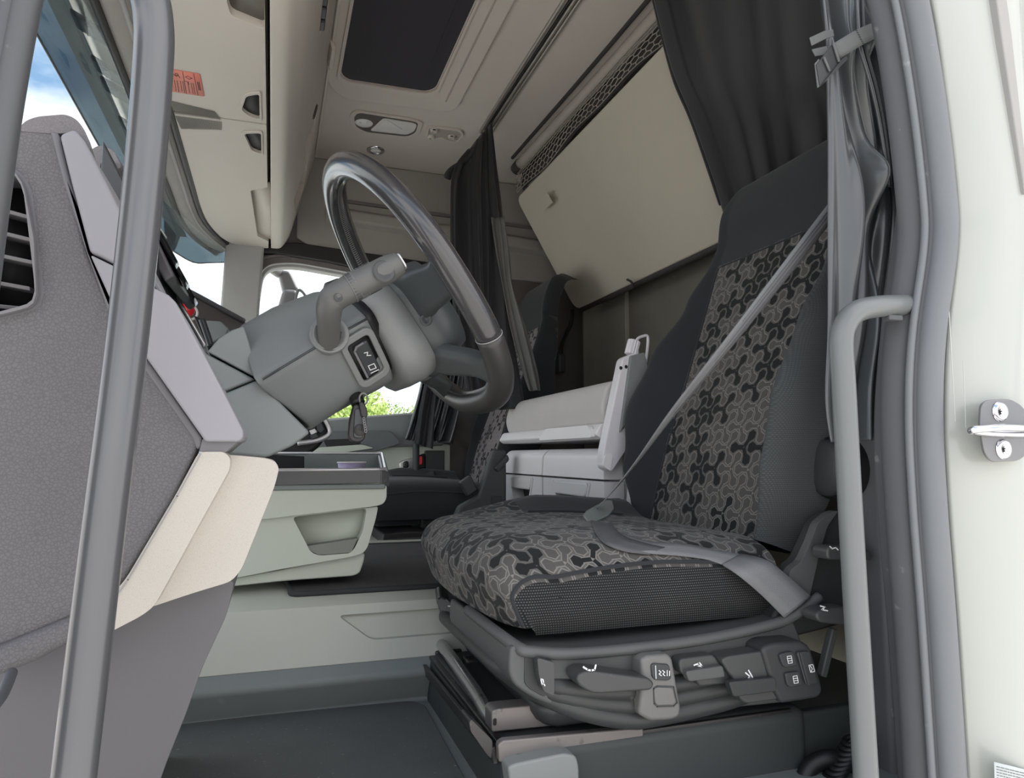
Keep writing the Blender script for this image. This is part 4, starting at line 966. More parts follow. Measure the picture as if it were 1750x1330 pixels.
def stsc(u): return .72+.25*min(1, u*2.4) if u < .90 else .97*(1-1.6*(u-.90))
st = tube('stalk', spath, .0185, 'stalk_grey', sc_, n=20, scale=stsc)
sax = (A(657, 463, y=.888)-A(605, 490, y=.892)).normalized()
for px, py, w, m in ((604, 490.5, .0040, 'lever_grey'), (613, 486, .004, 'stalk_grey'), (630, 477, .0085, 'lever_grey')):
    c = A(px, py, y=.8935); prof = []
    n_ = max(1, int(w/.0016))
    sweep('grip_ring', [c-sax*w, c-sax*(w-.001), c+sax*(w-.001), c+sax*w], [(a*(.0192 if i % 2 else .0184), b*(.0192 if i % 2 else .0184)) for i, (a, b) in enumerate(circ(1, 56))], m, st, smooth=False)
for px, py in ((599, 493), (608, 488), (620, 482), (641, 471)):
    c = A(px, py, y=.8932); tube('ring_edge', [c+(sax.orthogonal().normalized()*math.cos(t)+sax.cross(sax.orthogonal().normalized())*math.sin(t))*.0189 for t in [2*math.pi*i/28 for i in range(28)]], .0006, 'column_plastic', st, closed=True, n=6, sm=0)
lathe('thumb_dish', A(656, 464, y=.8718), (0.1, -1, .1), [(0, -.001), (.009, .0), (.013, .0022), (.0145, .0005)], 'lever_grey', st, n=28)
lathe('screw_dimple', A(578, 508, y=.8800), (0, -1, 0), [(0, -.001), (.0035, 0), (.0048, .0012), (.0055, 0)], 'lever_grey', st, n=18)
tp_ = A(683, 449.5, y=.888); ex = Vector((.55, 0, -.83)); 
tb = slab('tip_button', rnd([tp_+ex*a+Vector((0, b, 0)) for a, b in ((-.011, -.012), (.011, -.012), (.011, .010), (-.011, .010))], .006), sax*.003, 'silver', st, bev=.001)
lines('mark', [[tp_+sax*.0034+ex*.006*math.cos(t)+Vector((0, .005*math.sin(t)-.001, 0)) for t in [i*.45 for i in range(13)]]], .0012, sax, 'column_plastic', tb, th=.0004)
# rocker switch let into the lower facet
fm = Vector((0, .067, 0))+sd*.088; fm.normalize(); fn = sn.cross(fm).normalized(); fn = fn if fn.y < 0 else -fn
rc = S(-.140, -.1085, .050)
def RF(a, b, h=0): return rc+sn*a+fm*b+fn*h
lp = lambda w, hgt, r, h: [RF(a, b, h) for a, b in rrect(w, hgt, r, 6)]
ringslab('switch_bezel', lp(.052, .088, .014, .001), lp(.034, .066, .006, .001), fn*.006, 'column_light', sc_, bev=.002, seg=3)
sw = slab('rocker_well', lp(.038, .070, .006, .0012), fn*.0008, 'vent_black', sc_, bev=0)
slab('rocker', [RF(-.010, -.027, .001), RF(.012, -.027, .001), RF(.012, .028, .001), RF(-.010, .028, .001)], fn*.008, 'button_dark', sw, bev=.003, seg=3)
lines('symbol', [[RF(-.011, .026, .0093), RF(-.011, -.022, .0093), RF(-.006, -.027, .0093), RF(.004, -.027, .0093)]], .003, fn, 'vent_edge', sw, th=.0005)
lines('symbol', [[RF(.000, -.012, .0093), RF(.005, -.010, .0093), RF(.002, -.006, .0093), RF(.007, -.003, .0093)], [RF(-.003, .010, .0093), RF(.006, .012, .0093), RF(.006, .020, .0093), RF(-.003, .018, .0093), RF(-.003, .010, .0093)], [RF(-.004, .023, .0093), RF(.008, .025, .0093)]], .0011, fn, 'print_white', sw, th=.0004)

wh = thing('steering_wheel', 'black leather steering wheel with stitched rim and four grey spokes', 'steering wheel', S(0, 0, 0))
def rim(t, k=1.0, a=0.0):       # t = 0 at the bottom, round to the near side at -90 deg
    y, b = math.sin(t), math.cos(t)
    if b > 0:
        e = 2/2.75; y = math.copysign(abs(y)**e, y); b = abs(b)**e; return S(a, .219*k*y, .207*k*b)
    return S(a, .219*k*y, .217*k*b)
NR = 120
rp_ = [rim(2*math.pi*i/NR) for i in range(NR)]
lo_ = [rim(t) for t in [math.radians(-62+124*i/50) for i in range(51)]]
up_ = [rim(t) for t in [math.radians(62+236*i/100) for i in range(101)]]
tube('rim_upper', up_, .0205, 'wheel_leather', wh, n=20, sm=0, ry=.0185, up=sn)
tube('rim_lower', lo_, .0211, 'wheel_leather_low', wh, n=20, sm=0, ry=.0190, up=sn)
for sg in (-1, 1):
    p, pp = rim(math.radians(62*sg)), rim(math.radians(64*sg)); ax = (pp-p).normalized(); o1 = sn; o2 = ax.cross(sn)
    tube('seam_ring', [p+o2*.0209*math.cos(t)+o1*.0189*math.sin(t) for t in [2*math.pi*i/28 for i in range(28)]], .0008, 'stitch_pale', wh, closed=True, n=6, sm=0)
# cross-stitching on the inner side of the rim
vs_ = []; fs = []
for i in range(300):
    t = 2*math.pi*(i+.5)/300; t2 = t+.011
    for s1, s2 in ((-.0045, .0045), (.0045, -.0045)):
        p = rim(t); c = (SC_C+Vector((0, 0, 0))-p); c = (c-sn*c.dot(sn)).normalized(); q = rim(t2); tang = (q-p).normalized()
        a_, b_ = p+c*.0203-sn*.0035+sn*s1, q+c*.0203-sn*.0035+sn*s2; w = tang*.0006; k = len(vs_)
        vs_ += [a_-w, a_+w, b_+w+c*.0004, b_-w+c*.0004]; fs.append([k, k+1, k+2, k+3])
sx_ = fromdata('stitching', vs_, fs, 'stitch', wh, smooth=False); sx_['kind'] = 'stuff'
def spoke(p, w0, w1, name, mat, th=.013):
    path = crom(p, 8); n_ = len(path); rings = []
    for i, c in enumerate(path):
        t = (path[min(i+1, n_-1)]-path[max(i-1, 0)]).normalized(); s = t.cross(sn).normalized(); u = i/(n_-1)
        w = w0*(1-u)+w1*u + .022*max(0, (u-.72)/.28)**2 + .012*max(0, (.25-u)/.25); h = th*(1-.25*u)
        rings.append([c+s*a+sn*b for a, b in rrect(2*w, 2*h, min(w, h)*.85, 5)])
    return loft(name, rings, mat, wh)
for sg in (-1, 1):
    spoke([S(-.028, sg*.085, .012), S(-.020, sg*.13, .016), S(-.008, sg*.172, .020), S(.002, sg*.214, .020)], .040, .024, 'spoke', 'spoke_dark', .017)
    spoke([S(-.045, sg*.060, .098), S(-.034, sg*.085, .118), S(-.016, sg*.118, .140), S(.0, sg*.160, .168)], .030, .018, 'spoke', 'spoke_dark', .018)
    ls = S(-.010, sg*.150, .160)
loft('wheel_boss', [hub_r(-.070, .085, -.025, .095, .04), hub_r(-.048, .106, -.036, .114, .05), hub_r(-.015, .110, -.042, .118, .05), hub_r(.012, .098, -.036, .110, .045), hub_r(.022, .073, -.022, .090, .03)], 'spoke_dark', wh)
lathe('screw_recess', S(-.036, -.1115, .052), (0, -1, -.1), [(0, -.003), (.004, -.002), (.0075, .0015), (.009, 0)], 'button_dark', wh, n=20)
lathe('screw_recess', S(-.062, -.100, .066), (0, -1, -.1), [(0, -.002), (.0025, -.001), (.0045, .001), (.0055, 0)], 'button_dark', wh, n=20)
kf = thing('key_fob', 'black remote key fob hanging on its ring from the ignition', 'key', A(612, 690, y=1.02))
kb = pslab('fob', [(604, 692), (612, 690), (624, 700), (628, 730), (623, 752), (614, 757), (600, 755), (594, 745), (597, 720)], 1.015, .016, 'key_black', kf, bev=.005, seg=3, r=.008)
pslab('fob_face', [(606, 700), (613, 697), (620, 706), (623, 730), (619, 750), (604, 748)], 1.0125, .004, 'button_dark', kf, bev=.0015, r=.004)
lathe('fob_button', A(615, 735, y=1.0122), (0, -1, 0), [(0, .001), (.007, .001), (.0085, 0)], 'key_black', kf, n=18)
lathe('fob_emblem', A(616, 733, y=1.011), (0, -1, 0), [(0, .0006), (.0022, .0006), (.0025, 0)], 'bunk_edge', kf, n=12)
pslab('key_tag', [(613, 688), (620, 686), (627, 696), (629, 710), (624, 717), (617, 712)], 1.008, .006, 'key_black', kf, bev=.003, r=.005)
for k in range(6): tube('chain_link', [A(622+.6*k+2.0*math.cos(t), 716+4.2*k+2.4*math.sin(t), y=1.006) for t in [i*math.pi/4 for i in range(8)]], .0008, 'vent_edge', kf, closed=True, n=6, sm=0)
tube('key_ring', [A(621+7*math.cos(t), 682+10*math.sin(t), y=1.012+.004*math.sin(t)) for t in [i*math.pi/8 for i in range(16)]], .0014, 'vent_edge', kf, closed=True, n=8, sm=0)
tube('ignition_barrel', [A(612, 690, y=1.02), A(607, 676, y=1.03), A(600, 662, y=1.05)], .010, 'black', kf, n=12)

# ------------------------------------------------------------------ centre console with tray, cup in it
cc = thing('centre_console', 'pale green-grey centre console with an open dark tray on top', 'console', V(.05, 1.55, -.25))
u1 = slab('upper_body', rnd([A(a, b, y=1.352) for a, b in [(330, 836), (655, 823), (661, 829), (661, 852), (655, 862), (640, 866), (470, 886), (330, 900)]], [.002, .01, .006, .01, .01, .01, .004, .002]), (.03, .36, .01), 'console_green', cc, bev=.008, seg=4)
lb = slab('lower_body', rnd([A(a, b, y=1.368) for a, b in [(330, 900), (470, 884), (646, 866), (643, 884), (628, 936), (620, 946), (600, 952), (480, 973), (330, 1002)]], [.002, .002, .004, .01, .01, .01, .02, .004, .002]), (.03, .32, 0), 'console_green', cc, bev=.003, seg=3)
pk = rnd([A(a, b, y=1.368) for a, b in [(500, 884), (627, 869), (620, 908), (606, 938), (598, 946), (545, 950), (531, 944)]], .008)
cut(lb, slab('cutter', [p-Vector((0, .02, 0)) for p in pk], (0, .05, 0), None, None, bev=0, smooth=False))
slab('pocket_back', [p+Vector((0, .029, 0)) for p in inset(pk, 1.03)], (0, .003, 0), 'console_pocket', lb, bev=0)
pslab('pocket_floor', [(522, 934), (612, 920), (600, 945), (545, 949), (532, 943)], 1.371, .026, 'pocket_dark', lb, bev=.001)
slab('foot', rnd([A(a, b, y=1.385) for a, b in [(330, 1000), (480, 974), (624, 944), (622, 960), (615, 980), (604, 985), (480, 994), (330, 1010)]], .008), (.02, .28, 0), 'console_green', cc, bev=.006, seg=3)
for nm, pts, ext, mm in (('tray_wall', [V(-.22, 1.345, -.026), V(.196, 1.345, -.026), V(.208, 1.352, -.030), V(.209, 1.352, -.045), V(.205, 1.345, -.050), V(-.22, 1.345, -.056)], (0, .016, 0), 'tray_dark'),
                         ('tray_wall', [V(.196, 1.345, -.026), V(.213, 1.352, -.030), V(.258, 1.715, .001), V(.241, 1.715, .006)], (0, 0, -.028), 'tray_dark'),
                         ('tray_wall', [V(-.25, 1.700, .004), V(.246, 1.700, .004), V(.246, 1.700, -.05), V(-.25, 1.700, -.05)], (0, .016, 0), 'tray_inner'),
                         ('tray_floor', [V(-.24, 1.345, -.052), V(.205, 1.345, -.052), V(.245, 1.71, -.035), V(-.24, 1.71, -.035)], (0, 0, -.01), 'tray_inner')):
    slab(nm, pts, ext, mm, cc, bev=.003, seg=3)
tube('tray_bead', [V(-.22, 1.348, -.025), V(.192, 1.348, -.025), V(.203, 1.352, -.0245), V(.2065, 1.362, -.023), V(.211, 1.40, -.0195), V(.244, 1.66, .003), V(.248, 1.69, .006), V(.245, 1.703, .007), V(.236, 1.707, .007), V(-.2, 1.707, .008)], .0032, 'silver', cc, n=8, sm=0)
pslab('tray_cubby', [(440, 806), (520, 806), (520, 780), (440, 776)], 1.62, .02, 'vent_black', cc, bev=.002)
cpc = A(601, 791, y=1.50); cpc.z = CZ-.010
cu = thing('paper_tub', 'small lilac paper tub with a pale rim standing in the console tray', 'cup', cpc-Vector((0, 0, .034)))
lathe('wall', cpc-Vector((0, 0, .034)), (0, 0, 1), [(0, .001), (.0245, .001), (.0285, .031), (.0270, .031), (.0235, .003), (0, .003)], 'cup_lilac', cu, n=36)
tube('rolled_rim', [cpc+Vector((.0287*math.cos(t), .0287*math.sin(t), -.003)) for t in [2*math.pi*i/36 for i in range(36)]], .0016, 'cup_rim', cu, closed=True, n=8, sm=0)
# mats
m1 = thing('floor_mat', 'dark speckled floor mat in the sunken driver footwell', 'mat', V(.0, 1.1, -.43))
slab('pile', rnd([V(-.40, .70, -.4285), V(.250, .70, -.4285), V(.262, 1.235, -.4285), V(.245, 1.262, -.4285), V(-.40, 1.29, -.4285)], [.01, .01, .03, .03, .01]), (0, 0, .004), 'floor_mat', m1, bev=.002)
m2 = thing('tunnel_mat', 'dark carpet mat with bound edge on the engine tunnel', 'mat', V(.3, 1.7, -.25))
mm = rnd([V(.040, 1.338, -.2495), V(.62, 1.338, -.2495), V(.62, 2.0, -.2495), V(-.1, 2.0, -.2495), V(.04, 1.46, -.2495)], [.02, .01, .01, .01, .02])
slab('carpet', mm, (0, 0, .007), 'tunnel_mat', m2, bev=.002)
tube('binding', [p+Vector((0, 0, .004)) for p in mm], .0055, 'mat_edge', m2, closed=True, n=8, sm=0)
jk = thing('tool_tray', 'flat black tool case lying on the passenger side floor', 'case', V(.36, 2.3, -.25))
pslab('case', [(652, 931), (655, 912), (700, 908), (742, 908), (742, 931)], 2.06, .25, 'black', jk, bev=.006)
tube('handle', [A(655, 928, y=2.04), A(690, 924, y=2.04), A(742, 922, y=2.04)], .008, 'button_dark', jk, n=8)
struct(slab('trim_6', [V(.1, 2.02, -.25), V(1.0, 2.02, -.25), V(1.0, 2.05, -.25), V(.1, 2.05, -.25)], (0, 0, .012), 'tunnel_green', bev=.004))
# ------------------------------------------------------------------ seats: one builder, driver and passenger
def seat_body(root, yc, dx=0, dz=0, cloth='seat_cloth', side='knit', hwid=.255, ws_=1.0, bol=1.0, ctop=None):
    # cushion: a softly bulged block; cloth on top and nose, knit on the flanks
    x0, x1, hw, zt, zb = .274+dx, .690+dx, hwid, -.108+dz, -.226+dz
    def cush(u, v):                         # u from rear along the top, over the nose and down; v across
        s = (v-.5)*2; a = abs(s)
        w = hw*s
        bul = .020*(1-s*s)
        if u < .62:
            t = u/.62; x = x1-(x1-x0-.045)*t; z = zt-.012*(1-t)+.010*math.sin(t*math.pi)*(1-.4*a)+(.036 if s > 0 else 0)*math.exp(-((a-.78)/.16)**2)*min(1, 2.2*(1-t))
            nx = 0
        else:
            t = (u-.62)/.38
            if t < .55:
                th = t/.55*math.pi/2; x = x0+.045-.045*math.sin(th); z = zt-.050+.050*math.cos(th)
            else: x = x0+.012*(t-.55)/.45*1.6; z = zt-.050-(zt-.050-zb-.012)*(t-.55)/.45
            x -= bul*min(1, t*2)
        # rolled flanks
        e = max(0, (a-.62)/.38)
        z -= (.054 if s < 0 else .03)*e*e*(1 if u < .62 else max(0, 1-(u-.62)/.38))
        w = math.copysign(hw*(a if a < .62 else .62+.38*math.sin(e*math.pi/2)), s)
        if s < 0:
            k = max(0, (u/.62-.50)/.50)**1.4 if u < .62 else max(0, 1-(u-.62)/.36)
            z -= .018*e*e*k; x += .030*e*e*k
        x += .020*e*e*max(0, (u-.5)/.5)
        return V(x, yc+w, z)
    surf('seat_cushion', cush, 46, 40, ctop or cloth, root, pick=lambda u, v: .035 < v < (.76 if u < .42 else .98))
    surf('cushion_side', cush, 46, 40, side, root, pick=lambda u, v: v < .035)
    surf('cushion_side', cush, 46, 40, 'seat_black', root, pick=lambda u, v: v > (.76 if u < .42 else .98))
    # upright flank panels below the rolled edge
    for vv, nm, mt in ((0, 'cushion_flank', side), (1, 'cushion_flank', 'seat_black')):
        def flank(u, v, vv=vv):
            p = cush(u*.99, vv); q = Vector((p.x, p.y+(-.004 if vv == 0 else .004)*math.sin(v*math.pi), 0)); zl = CZ+zb
            if u > .62: q.x = p.x*(1-v)+(max(p.x, CZ*0+x0+.05))*v
            q.z = p.z*(1-v)+min(p.z-.001, zl)*v; q.y += (.012 if vv == 0 else -.012)*v*v
            return q
        surf(nm, flank, 46, 10, mt, root)
    for vv in (.035, .76):
        tube('welt', [cush(i/40, vv)+Vector((0, 0, .0016)) for i in range(3, 41 if vv < .5 else 17)], .0028, 'seat_black', root, n=8, sm=1)
    box('cushion_pan', V((x0+x1)/2+.03, yc, zb+.012), (x1-x0-.09, hw*2-.11, .07), 'seat_black', root, bev=.02)
    # backrest: sections up a tilted line
    bx, bz, tilt = .690+dx, -.135+dz, math.radians(18.5)
    du, dn_ = Vector((math.sin(tilt), 0, math.cos(tilt))), Vector((-math.cos(tilt), 0, math.sin(tilt)))
    B0 = V(bx+.035, yc, bz)
    def lerp(t, tab):
        for (a, x), (b, y) in zip(tab, tab[1:]):
            if t <= b: k = (t-a)/(b-a); k = k*k*(3-2*k); return x*(1-k)+y*k
        return tab[-1][1]
    HW = [(0, .205), (.10, .240), (.22, .262), (.34, .252), (.48, .228), (.585, .200), (.62, .182), (.70, .186), (.76, .170), (.80, .135)]
    BO = [(0, .030), (.12, .070), (.22, .088), (.34, .070), (.48, .030), (.60, .006), (.8, .0)]
    def back(u, v):
        h = .80*v; s = (u-.5)*2; a = abs(s); hw_ = lerp(h, HW)*ws_
        e = max(0, (a-.58)/.42)
        d = bol*lerp(h, BO)*(math.sin(min(1, e*1.35)*math.pi/2)**1.3 if e > 0 else 0)
        rnd_ = max(0, (a-.86)/.14)
        d -= (.05+lerp(h, BO))*(1-math.sqrt(max(0, 1-rnd_**2)))
        d += .012*math.exp(-((h-.16)/.10)**2)*(1-a) + (.020*math.exp(-((h-.69)/.08)**2))
        d -= .05*max(0, (v-.93)/.07)**2
        pw = min(.170*ws_, hw_*.82); aa = max(0, (a-.59)/.41); aa = aa if aa < .75 else .75+.25*math.sin((aa-.75)/.25*math.pi/2)
        yy = a/.59*pw if a < .59 else pw+(hw_-pw)*aa; yy = math.copysign(yy, s)
        if v > .9: yy *= 1-.25*((v-.9)/.1)**2
        return B0+du*h+dn_*d+Vector((0, yy, 0))
    hv_ = .57/.80
    surf('backrest_cloth', back, 60, 60, cloth, root, pick=lambda u, v: .205 < u < .795 and v < hv_)
    surf('backrest_side', back, 60, 60, side if side == 'seat_black' else 'knit_soft', root, pick=lambda u, v: u <= .205 and v < hv_)
    surf('backrest_side', back, 60, 60, 'seat_black', root, pick=lambda u, v: u >= .795 and v < hv_)
    surf('headrest', back, 60, 60, 'seat_black', root, pick=lambda u, v: v >= hv_)
    for uu in (.205, .795): tube('welt', [back(uu, i/40*hv_) for i in range(41)], .0026, 'seat_black', root, n=8, sm=1)
    tube('welt', [back(.205+.59*i/20, hv_) for i in range(21)], .0022, 'seat_black', root, n=8, sm=1)
    def rear(u, v):
        p = back(u, v); a = abs(u-.5)*2; q = B0+du*(.80*v); k = (p-q).dot(dn_)
        edge = (1-a**6); return p-dn_*(k+.012)*edge*1.0-dn_*(.05-.03*v)*edge
    surf('back_shell', rear, 40, 40, 'seat_side_dark', root)
    return dict(back=back, cush=cush, du=du, dn=dn_, B0=B0)

ds = thing('driver_seat', 'driver suspension seat in black and grey patterned cloth with side controls', 'seat', V(.45, 1.10, -.43))
SB = seat_body(ds, 1.10)
# side skirt with its controls
YS = .822
sk = slab('side_skirt', rnd([A(a, b, y=YS) for a, b in [(872, 1100), (905, 1112), (1000, 1112), (1180, 1092), (1310, 1066), (1352, 1050), (1392, 1150), (1390, 1196), (1310, 1205), (1180, 1218), (1060, 1228), (1000, 1222), (920, 1200), (868, 1165)]], [.01, .01, .02, .02, .02, .01, .01, .02, .02, .02, .02, .03, .03, .02], 5), (0, .30, 0), 'seat_side', ds, bev=.014, seg=5)
tube('skirt_ledge', [A(800, 1043, y=1.0), A(850, 1082, y=.868), A(884, 1106, y=.828)]+[A(a, b, y=YS-.002) for a, b in [(908, 1114), (1000, 1116), (1180, 1096), (1310, 1070), (1356, 1052), (1400, 1020)]], .0075, 'seat_side', ds, n=10)
# concertina below the skirt: three rolled rings, sagging towards the front
for k, (zz, ex_, r) in enumerate(((-.292, .014, .0115), (-.309, .008, .012), (-.327, .0, .0125))):
    x0, x1, y0, y1 = .300-ex_, .70, .822, 1.24
    lp_ = rnd([V(x0, y1, zz), V(x0, y0, zz), V(x1, y0, zz), V(x1, y1, zz)], [.06, .085, .13, .06], 14)
    lp_ = eqn(lp_, 90)
    for p in lp_: p.z += .010*math.sin((p.x-.26)/.46*math.pi)*-.7 + .025*(max(0, p.x-.30)/.42)**2 + (.022+.013*k)*min(1, max(0, (.45-p.x)/.15))**1.4
    tube('bellows_fold', lp_, r, 'bellows', ds, closed=True, n=12, sm=0)
box('bellows_core', V(.51, 1.04, -.31), (.38, .40, .07), 'button_dark', ds, bev=.05, seg=4)
def pr(name, pts, y, d, mat, par, bev=.003, r=.004, seg=3): return slab(name, rnd([A(a, b, y=y) for a, b in pts], r), (0, d, 0), mat, par, bev=bev, seg=seg)
def sym(par, px, y, polys, w=.0016, nrm=(0, -1, 0), mat='print_white'): return lines('symbol', [[A(a, b, y=y) for a, b in q] for q in polys], w, nrm, mat, par, th=.0005)
# front rocker in its recess
wl_ = pr('rocker_recess', [(897, 1115), (904, 1110), (943, 1122), (942, 1180), (930, 1192), (905, 1178), (896, 1168)], YS-.0015, .003, 'seat_side_dark', ds, bev=.001)
rk = slab('rocker', rnd([A(911, 1119, y=YS-.004), A(940, 1127, y=YS-.004), A(940, 1184, y=YS-.004), A(922, 1176, y=YS-.004), A(914, 1150, y=YS-.004)], .004), (0, -.014, 0), 'lever_grey', ds, bev=.006, seg=4)
sym(rk, 0, YS-.0190, [[(924, 1160), (926, 1170), (929, 1168), (931, 1172)], [(924, 1160), (928, 1162), (929, 1168)]], .0013)
# front squab lever (flat paddle)
def paddle(name, pts, y, up_, mat, par, ext=-.030, bev=.006): return slab(name, rnd([A(a, b, y=y) for a, b in pts], .006), (0, ext, 0), mat, par, bev=bev, seg=4)
l1 = paddle('squab_lever', [(966, 1140), (985, 1132), (1088, 1146), (1096, 1156), (1090, 1166), (1000, 1172), (985, 1168), (968, 1156)], YS-.002, 0, 'lever_grey', ds, -.034)
pr('lever_root', [(1003, 1164), (1078, 1160), (1078, 1176), (1030, 1186), (1012, 1180)], YS-.003, .006, 'seat_side', ds, bev=.002)
def topmark(par, polys, y0, zpx, w=.0014):
    """marks lying on a paddle's top: pixel x, depth back from its front edge"""
    return lines('symbol', [[A(a, b, y=y0) for a, b in q] for q in polys], w, (0, -.5, .86), 'print_white', par, th=.0012)
sym(l1, 0, YS-.0365, [[(1000, 1142), (1004, 1145), (1010, 1146), (1016, 1145), (1018, 1137)], [(997, 1140), (999, 1142)]], .0020)
pd = pr('switch_pod', [(1096, 1128), (1106, 1121), (1142, 1118), (1150, 1126), (1165, 1212), (1162, 1226), (1148, 1232), (1112, 1234), (1092, 1222), (1098, 1170)], YS-.024, .03, 'pod_grey', ds, bev=.006, r=.006, seg=4)
b1 = pr('heat_button', [(1113, 1137), (1118, 1134), (1144, 1136), (1148, 1160), (1142, 1164), (1120, 1163), (1115, 1158)], YS-.0265, .004, 'button_dark', pd, bev=.0015)
sym(b1, 0, YS-.0272, [[(1120, 1138), (1121, 1160)], [(1126, 1146), (1130, 1149), (1126, 1152), (1130, 1155)], [(1132, 1146), (1136, 1149), (1132, 1152), (1136, 1155)], [(1140, 1146), (1140, 1155)], [(1144, 1147), (1144, 1155)]], .0010)
pr('blank_button', [(1118, 1178), (1124, 1175), (1150, 1176), (1155, 1200), (1150, 1205), (1124, 1206), (1120, 1202)], YS-.0262, .004, 'pod_grey', pd, bev=.0012)
lines('button_gap', [[A(a, b, y=YS-.0243) for a, b in [(1117, 1177), (1123, 1173), (1151, 1174), (1157, 1201), (1151, 1207), (1123, 1208), (1118, 1203), (1117, 1177)]]], .0014, (0, -1, 0), 'button_dark', pd, th=.0008)
l2 = paddle('lift_lever', [(1146, 1126), (1150, 1119), (1205, 1112), (1216, 1128), (1236, 1136), (1238, 1160), (1180, 1166), (1172, 1150), (1150, 1146)], YS-.002, 0, 'lever_grey', ds, -.020)
pr('lever_lip', [(1172, 1148), (1236, 1138), (1240, 1158), (1178, 1166)], YS-.030, .012, 'seat_side', l2, bev=.004)
sym(l2, 0, YS-.0228, [[(1186, 1137), (1194, 1134), (1192, 1138), (1200, 1139), (1195, 1133)]], .0018)
l3 = paddle('height_lever', [(1210, 1118), (1222, 1112), (1292, 1102), (1306, 1126), (1322, 1150), (1328, 1160), (1326, 1182), (1252, 1192), (1240, 1182), (1238, 1160), (1218, 1132)], YS-.003, 0, 'lever_grey', ds, -.028)
pr('lever_lip', [(1246, 1166), (1326, 1158), (1328, 1182), (1254, 1192)], YS-.040, .012, 'seat_side_dark', l3, bev=.004)
sym(l3, 0, YS-.0318, [[(1274, 1150), (1282, 1157), (1276, 1161), (1286, 1163)], [(1279, 1146), (1287, 1160)]], .0018)
pr('shadow_slot', [(1160, 1184), (1250, 1178), (1252, 1190), (1164, 1198)], YS-.0012, .002, 'vent_black', ds, bev=.0005)
pr('trim_strip', [(1166, 1196), (1300, 1184), (1304, 1194), (1168, 1214)], YS-.006, .008, 'seat_side', ds, bev=.003)
ep_ = pr('switch_end', [(1302, 1110), (1318, 1100), (1372, 1096), (1386, 1106), (1404, 1164), (1408, 1182), (1400, 1194), (1350, 1202), (1336, 1204), (1322, 1180)], YS-.036, .05, 'seat_side_dark', ds, bev=.008, r=.008, seg=4)
for pts, mk in (([(1332, 1120), (1340, 1116), (1356, 1114), (1362, 1132), (1362, 1138), (1344, 1142), (1338, 1138)], (1348, 1128)), ([(1342, 1152), (1348, 1150), (1366, 1148), (1372, 1166), (1370, 1172), (1352, 1176), (1346, 1172)], (1358, 1162))):
    b = pr('lumbar_button', pts, YS-.0400, .005, 'button_dark', ep_, bev=.0015); x, y = mk
    sym(b, 0, YS-.0407, [[(x-3, y-6), (x+4, y-7), (x+6, y+5), (x-1, y+6), (x-3, y-6)], [(x-3, y-2), (x+5, y-3)], [(x-2, y+2), (x+6, y+1)]], .0008)
b = pr('belt_button', [(1362, 1115), (1384, 1113), (1398, 1166), (1396, 1170), (1378, 1172)], YS-.0400, .005, 'button_dark', ep_, bev=.0015)
sym(b, 0, YS-.0407, [[(1382, 1137), (1389, 1136), (1392, 1148), (1385, 1149), (1382, 1137)], [(1384, 1138), (1388, 1143), (1386, 1148)]], .0008)
sym(b, 0, YS-.0407, [[(1368, 1117), (1382, 1170)]], .0030, mat='lever_grey')
# recliner bracket, knobs and strut at the rear
pr('recliner_bracket', [(1312, 1076), (1346, 1010), (1352, 968), (1368, 958), (1384, 925), (1396, 895), (1416, 878), (1446, 874), (1470, 900), (1470, 1060), (1400, 1080), (1340, 1095)], .830, .03, 'seat_side_dark', ds, bev=.008, r=.012, seg=4)
pr('bracket_flange', [(1340, 1064), (1350, 975), (1370, 960), (1386, 925), (1398, 893), (1420, 876), (1434, 872), (1414, 900), (1400, 950), (1384, 1020), (1360, 1058)], .822, .014, 'seat_side', ds, bev=.005, r=.008, seg=4)
k1 = slab('recline_knob', rnd([A(1386, 936, y=.815), A(1392, 929, y=.815), A(1440, 930, y=.815), A(1462, 938, y=.815), A(1462, 954, y=.815), A(1388, 952, y=.815)], .005), (0, -.030, 0), 'lever_grey', ds, bev=.005, seg=4)
sym(k1, 0, .7845, [[(1418, 934), (1422, 938), (1428, 936), (1432, 940)]], .0016)
k2 = slab('slide_knob', rnd([A(1366, 1042, y=.810), A(1380, 1034, y=.810), A(1420, 1030, y=.810), A(1448, 1040, y=.810), A(1448, 1058, y=.810), A(1420, 1062, y=.810), A(1372, 1056, y=.810)], .010), (0, -.030, 0), 'lever_grey', ds, bev=.006, seg=4)
sym(k2, 0, .7795, [[(1402, 1036), (1410, 1038), (1404, 1042), (1414, 1044)]], .0016)
pr('strut', [(1424, 1074), (1434, 1076), (1414, 1160), (1404, 1156)], .82, .012, 'seat_side', ds, bev=.003)
lathe('armrest_pivot', A(1410, 800, y=.845), (1, -.12, 0), [(.030, 0), (.045, .004), (.050, .02), (.050, .10), (.044, .105)], 'black', ds, n=32)
lathe('pivot_cap', A(1402, 800, y=.845), (1, -.12, 0), [(0, -.002), (.028, .0), (.040, .004), (.043, .014), (.038, .02)], 'button_dark', ds, n=32)
box('pivot_housing', V(.88, .86, -.005), (.16, .05, .12), 'black', ds, bev=.015, seg=3)
fl_ = slab('front_lever', rnd([A(745, 1026, y=1.20), A(752, 1020, y=1.20), A(766, 1024, y=1.20), A(792, 1052, y=1.16), A(792, 1072, y=1.16), A(776, 1070, y=1.17), A(752, 1048, y=1.20)], .006), (.02, .10, 0), 'lever_grey', ds, bev=.006, seg=4)
sym(fl_, 0, 1.155, [[(766, 1036), (772, 1037), (772, 1034), (776, 1036)]], .002)
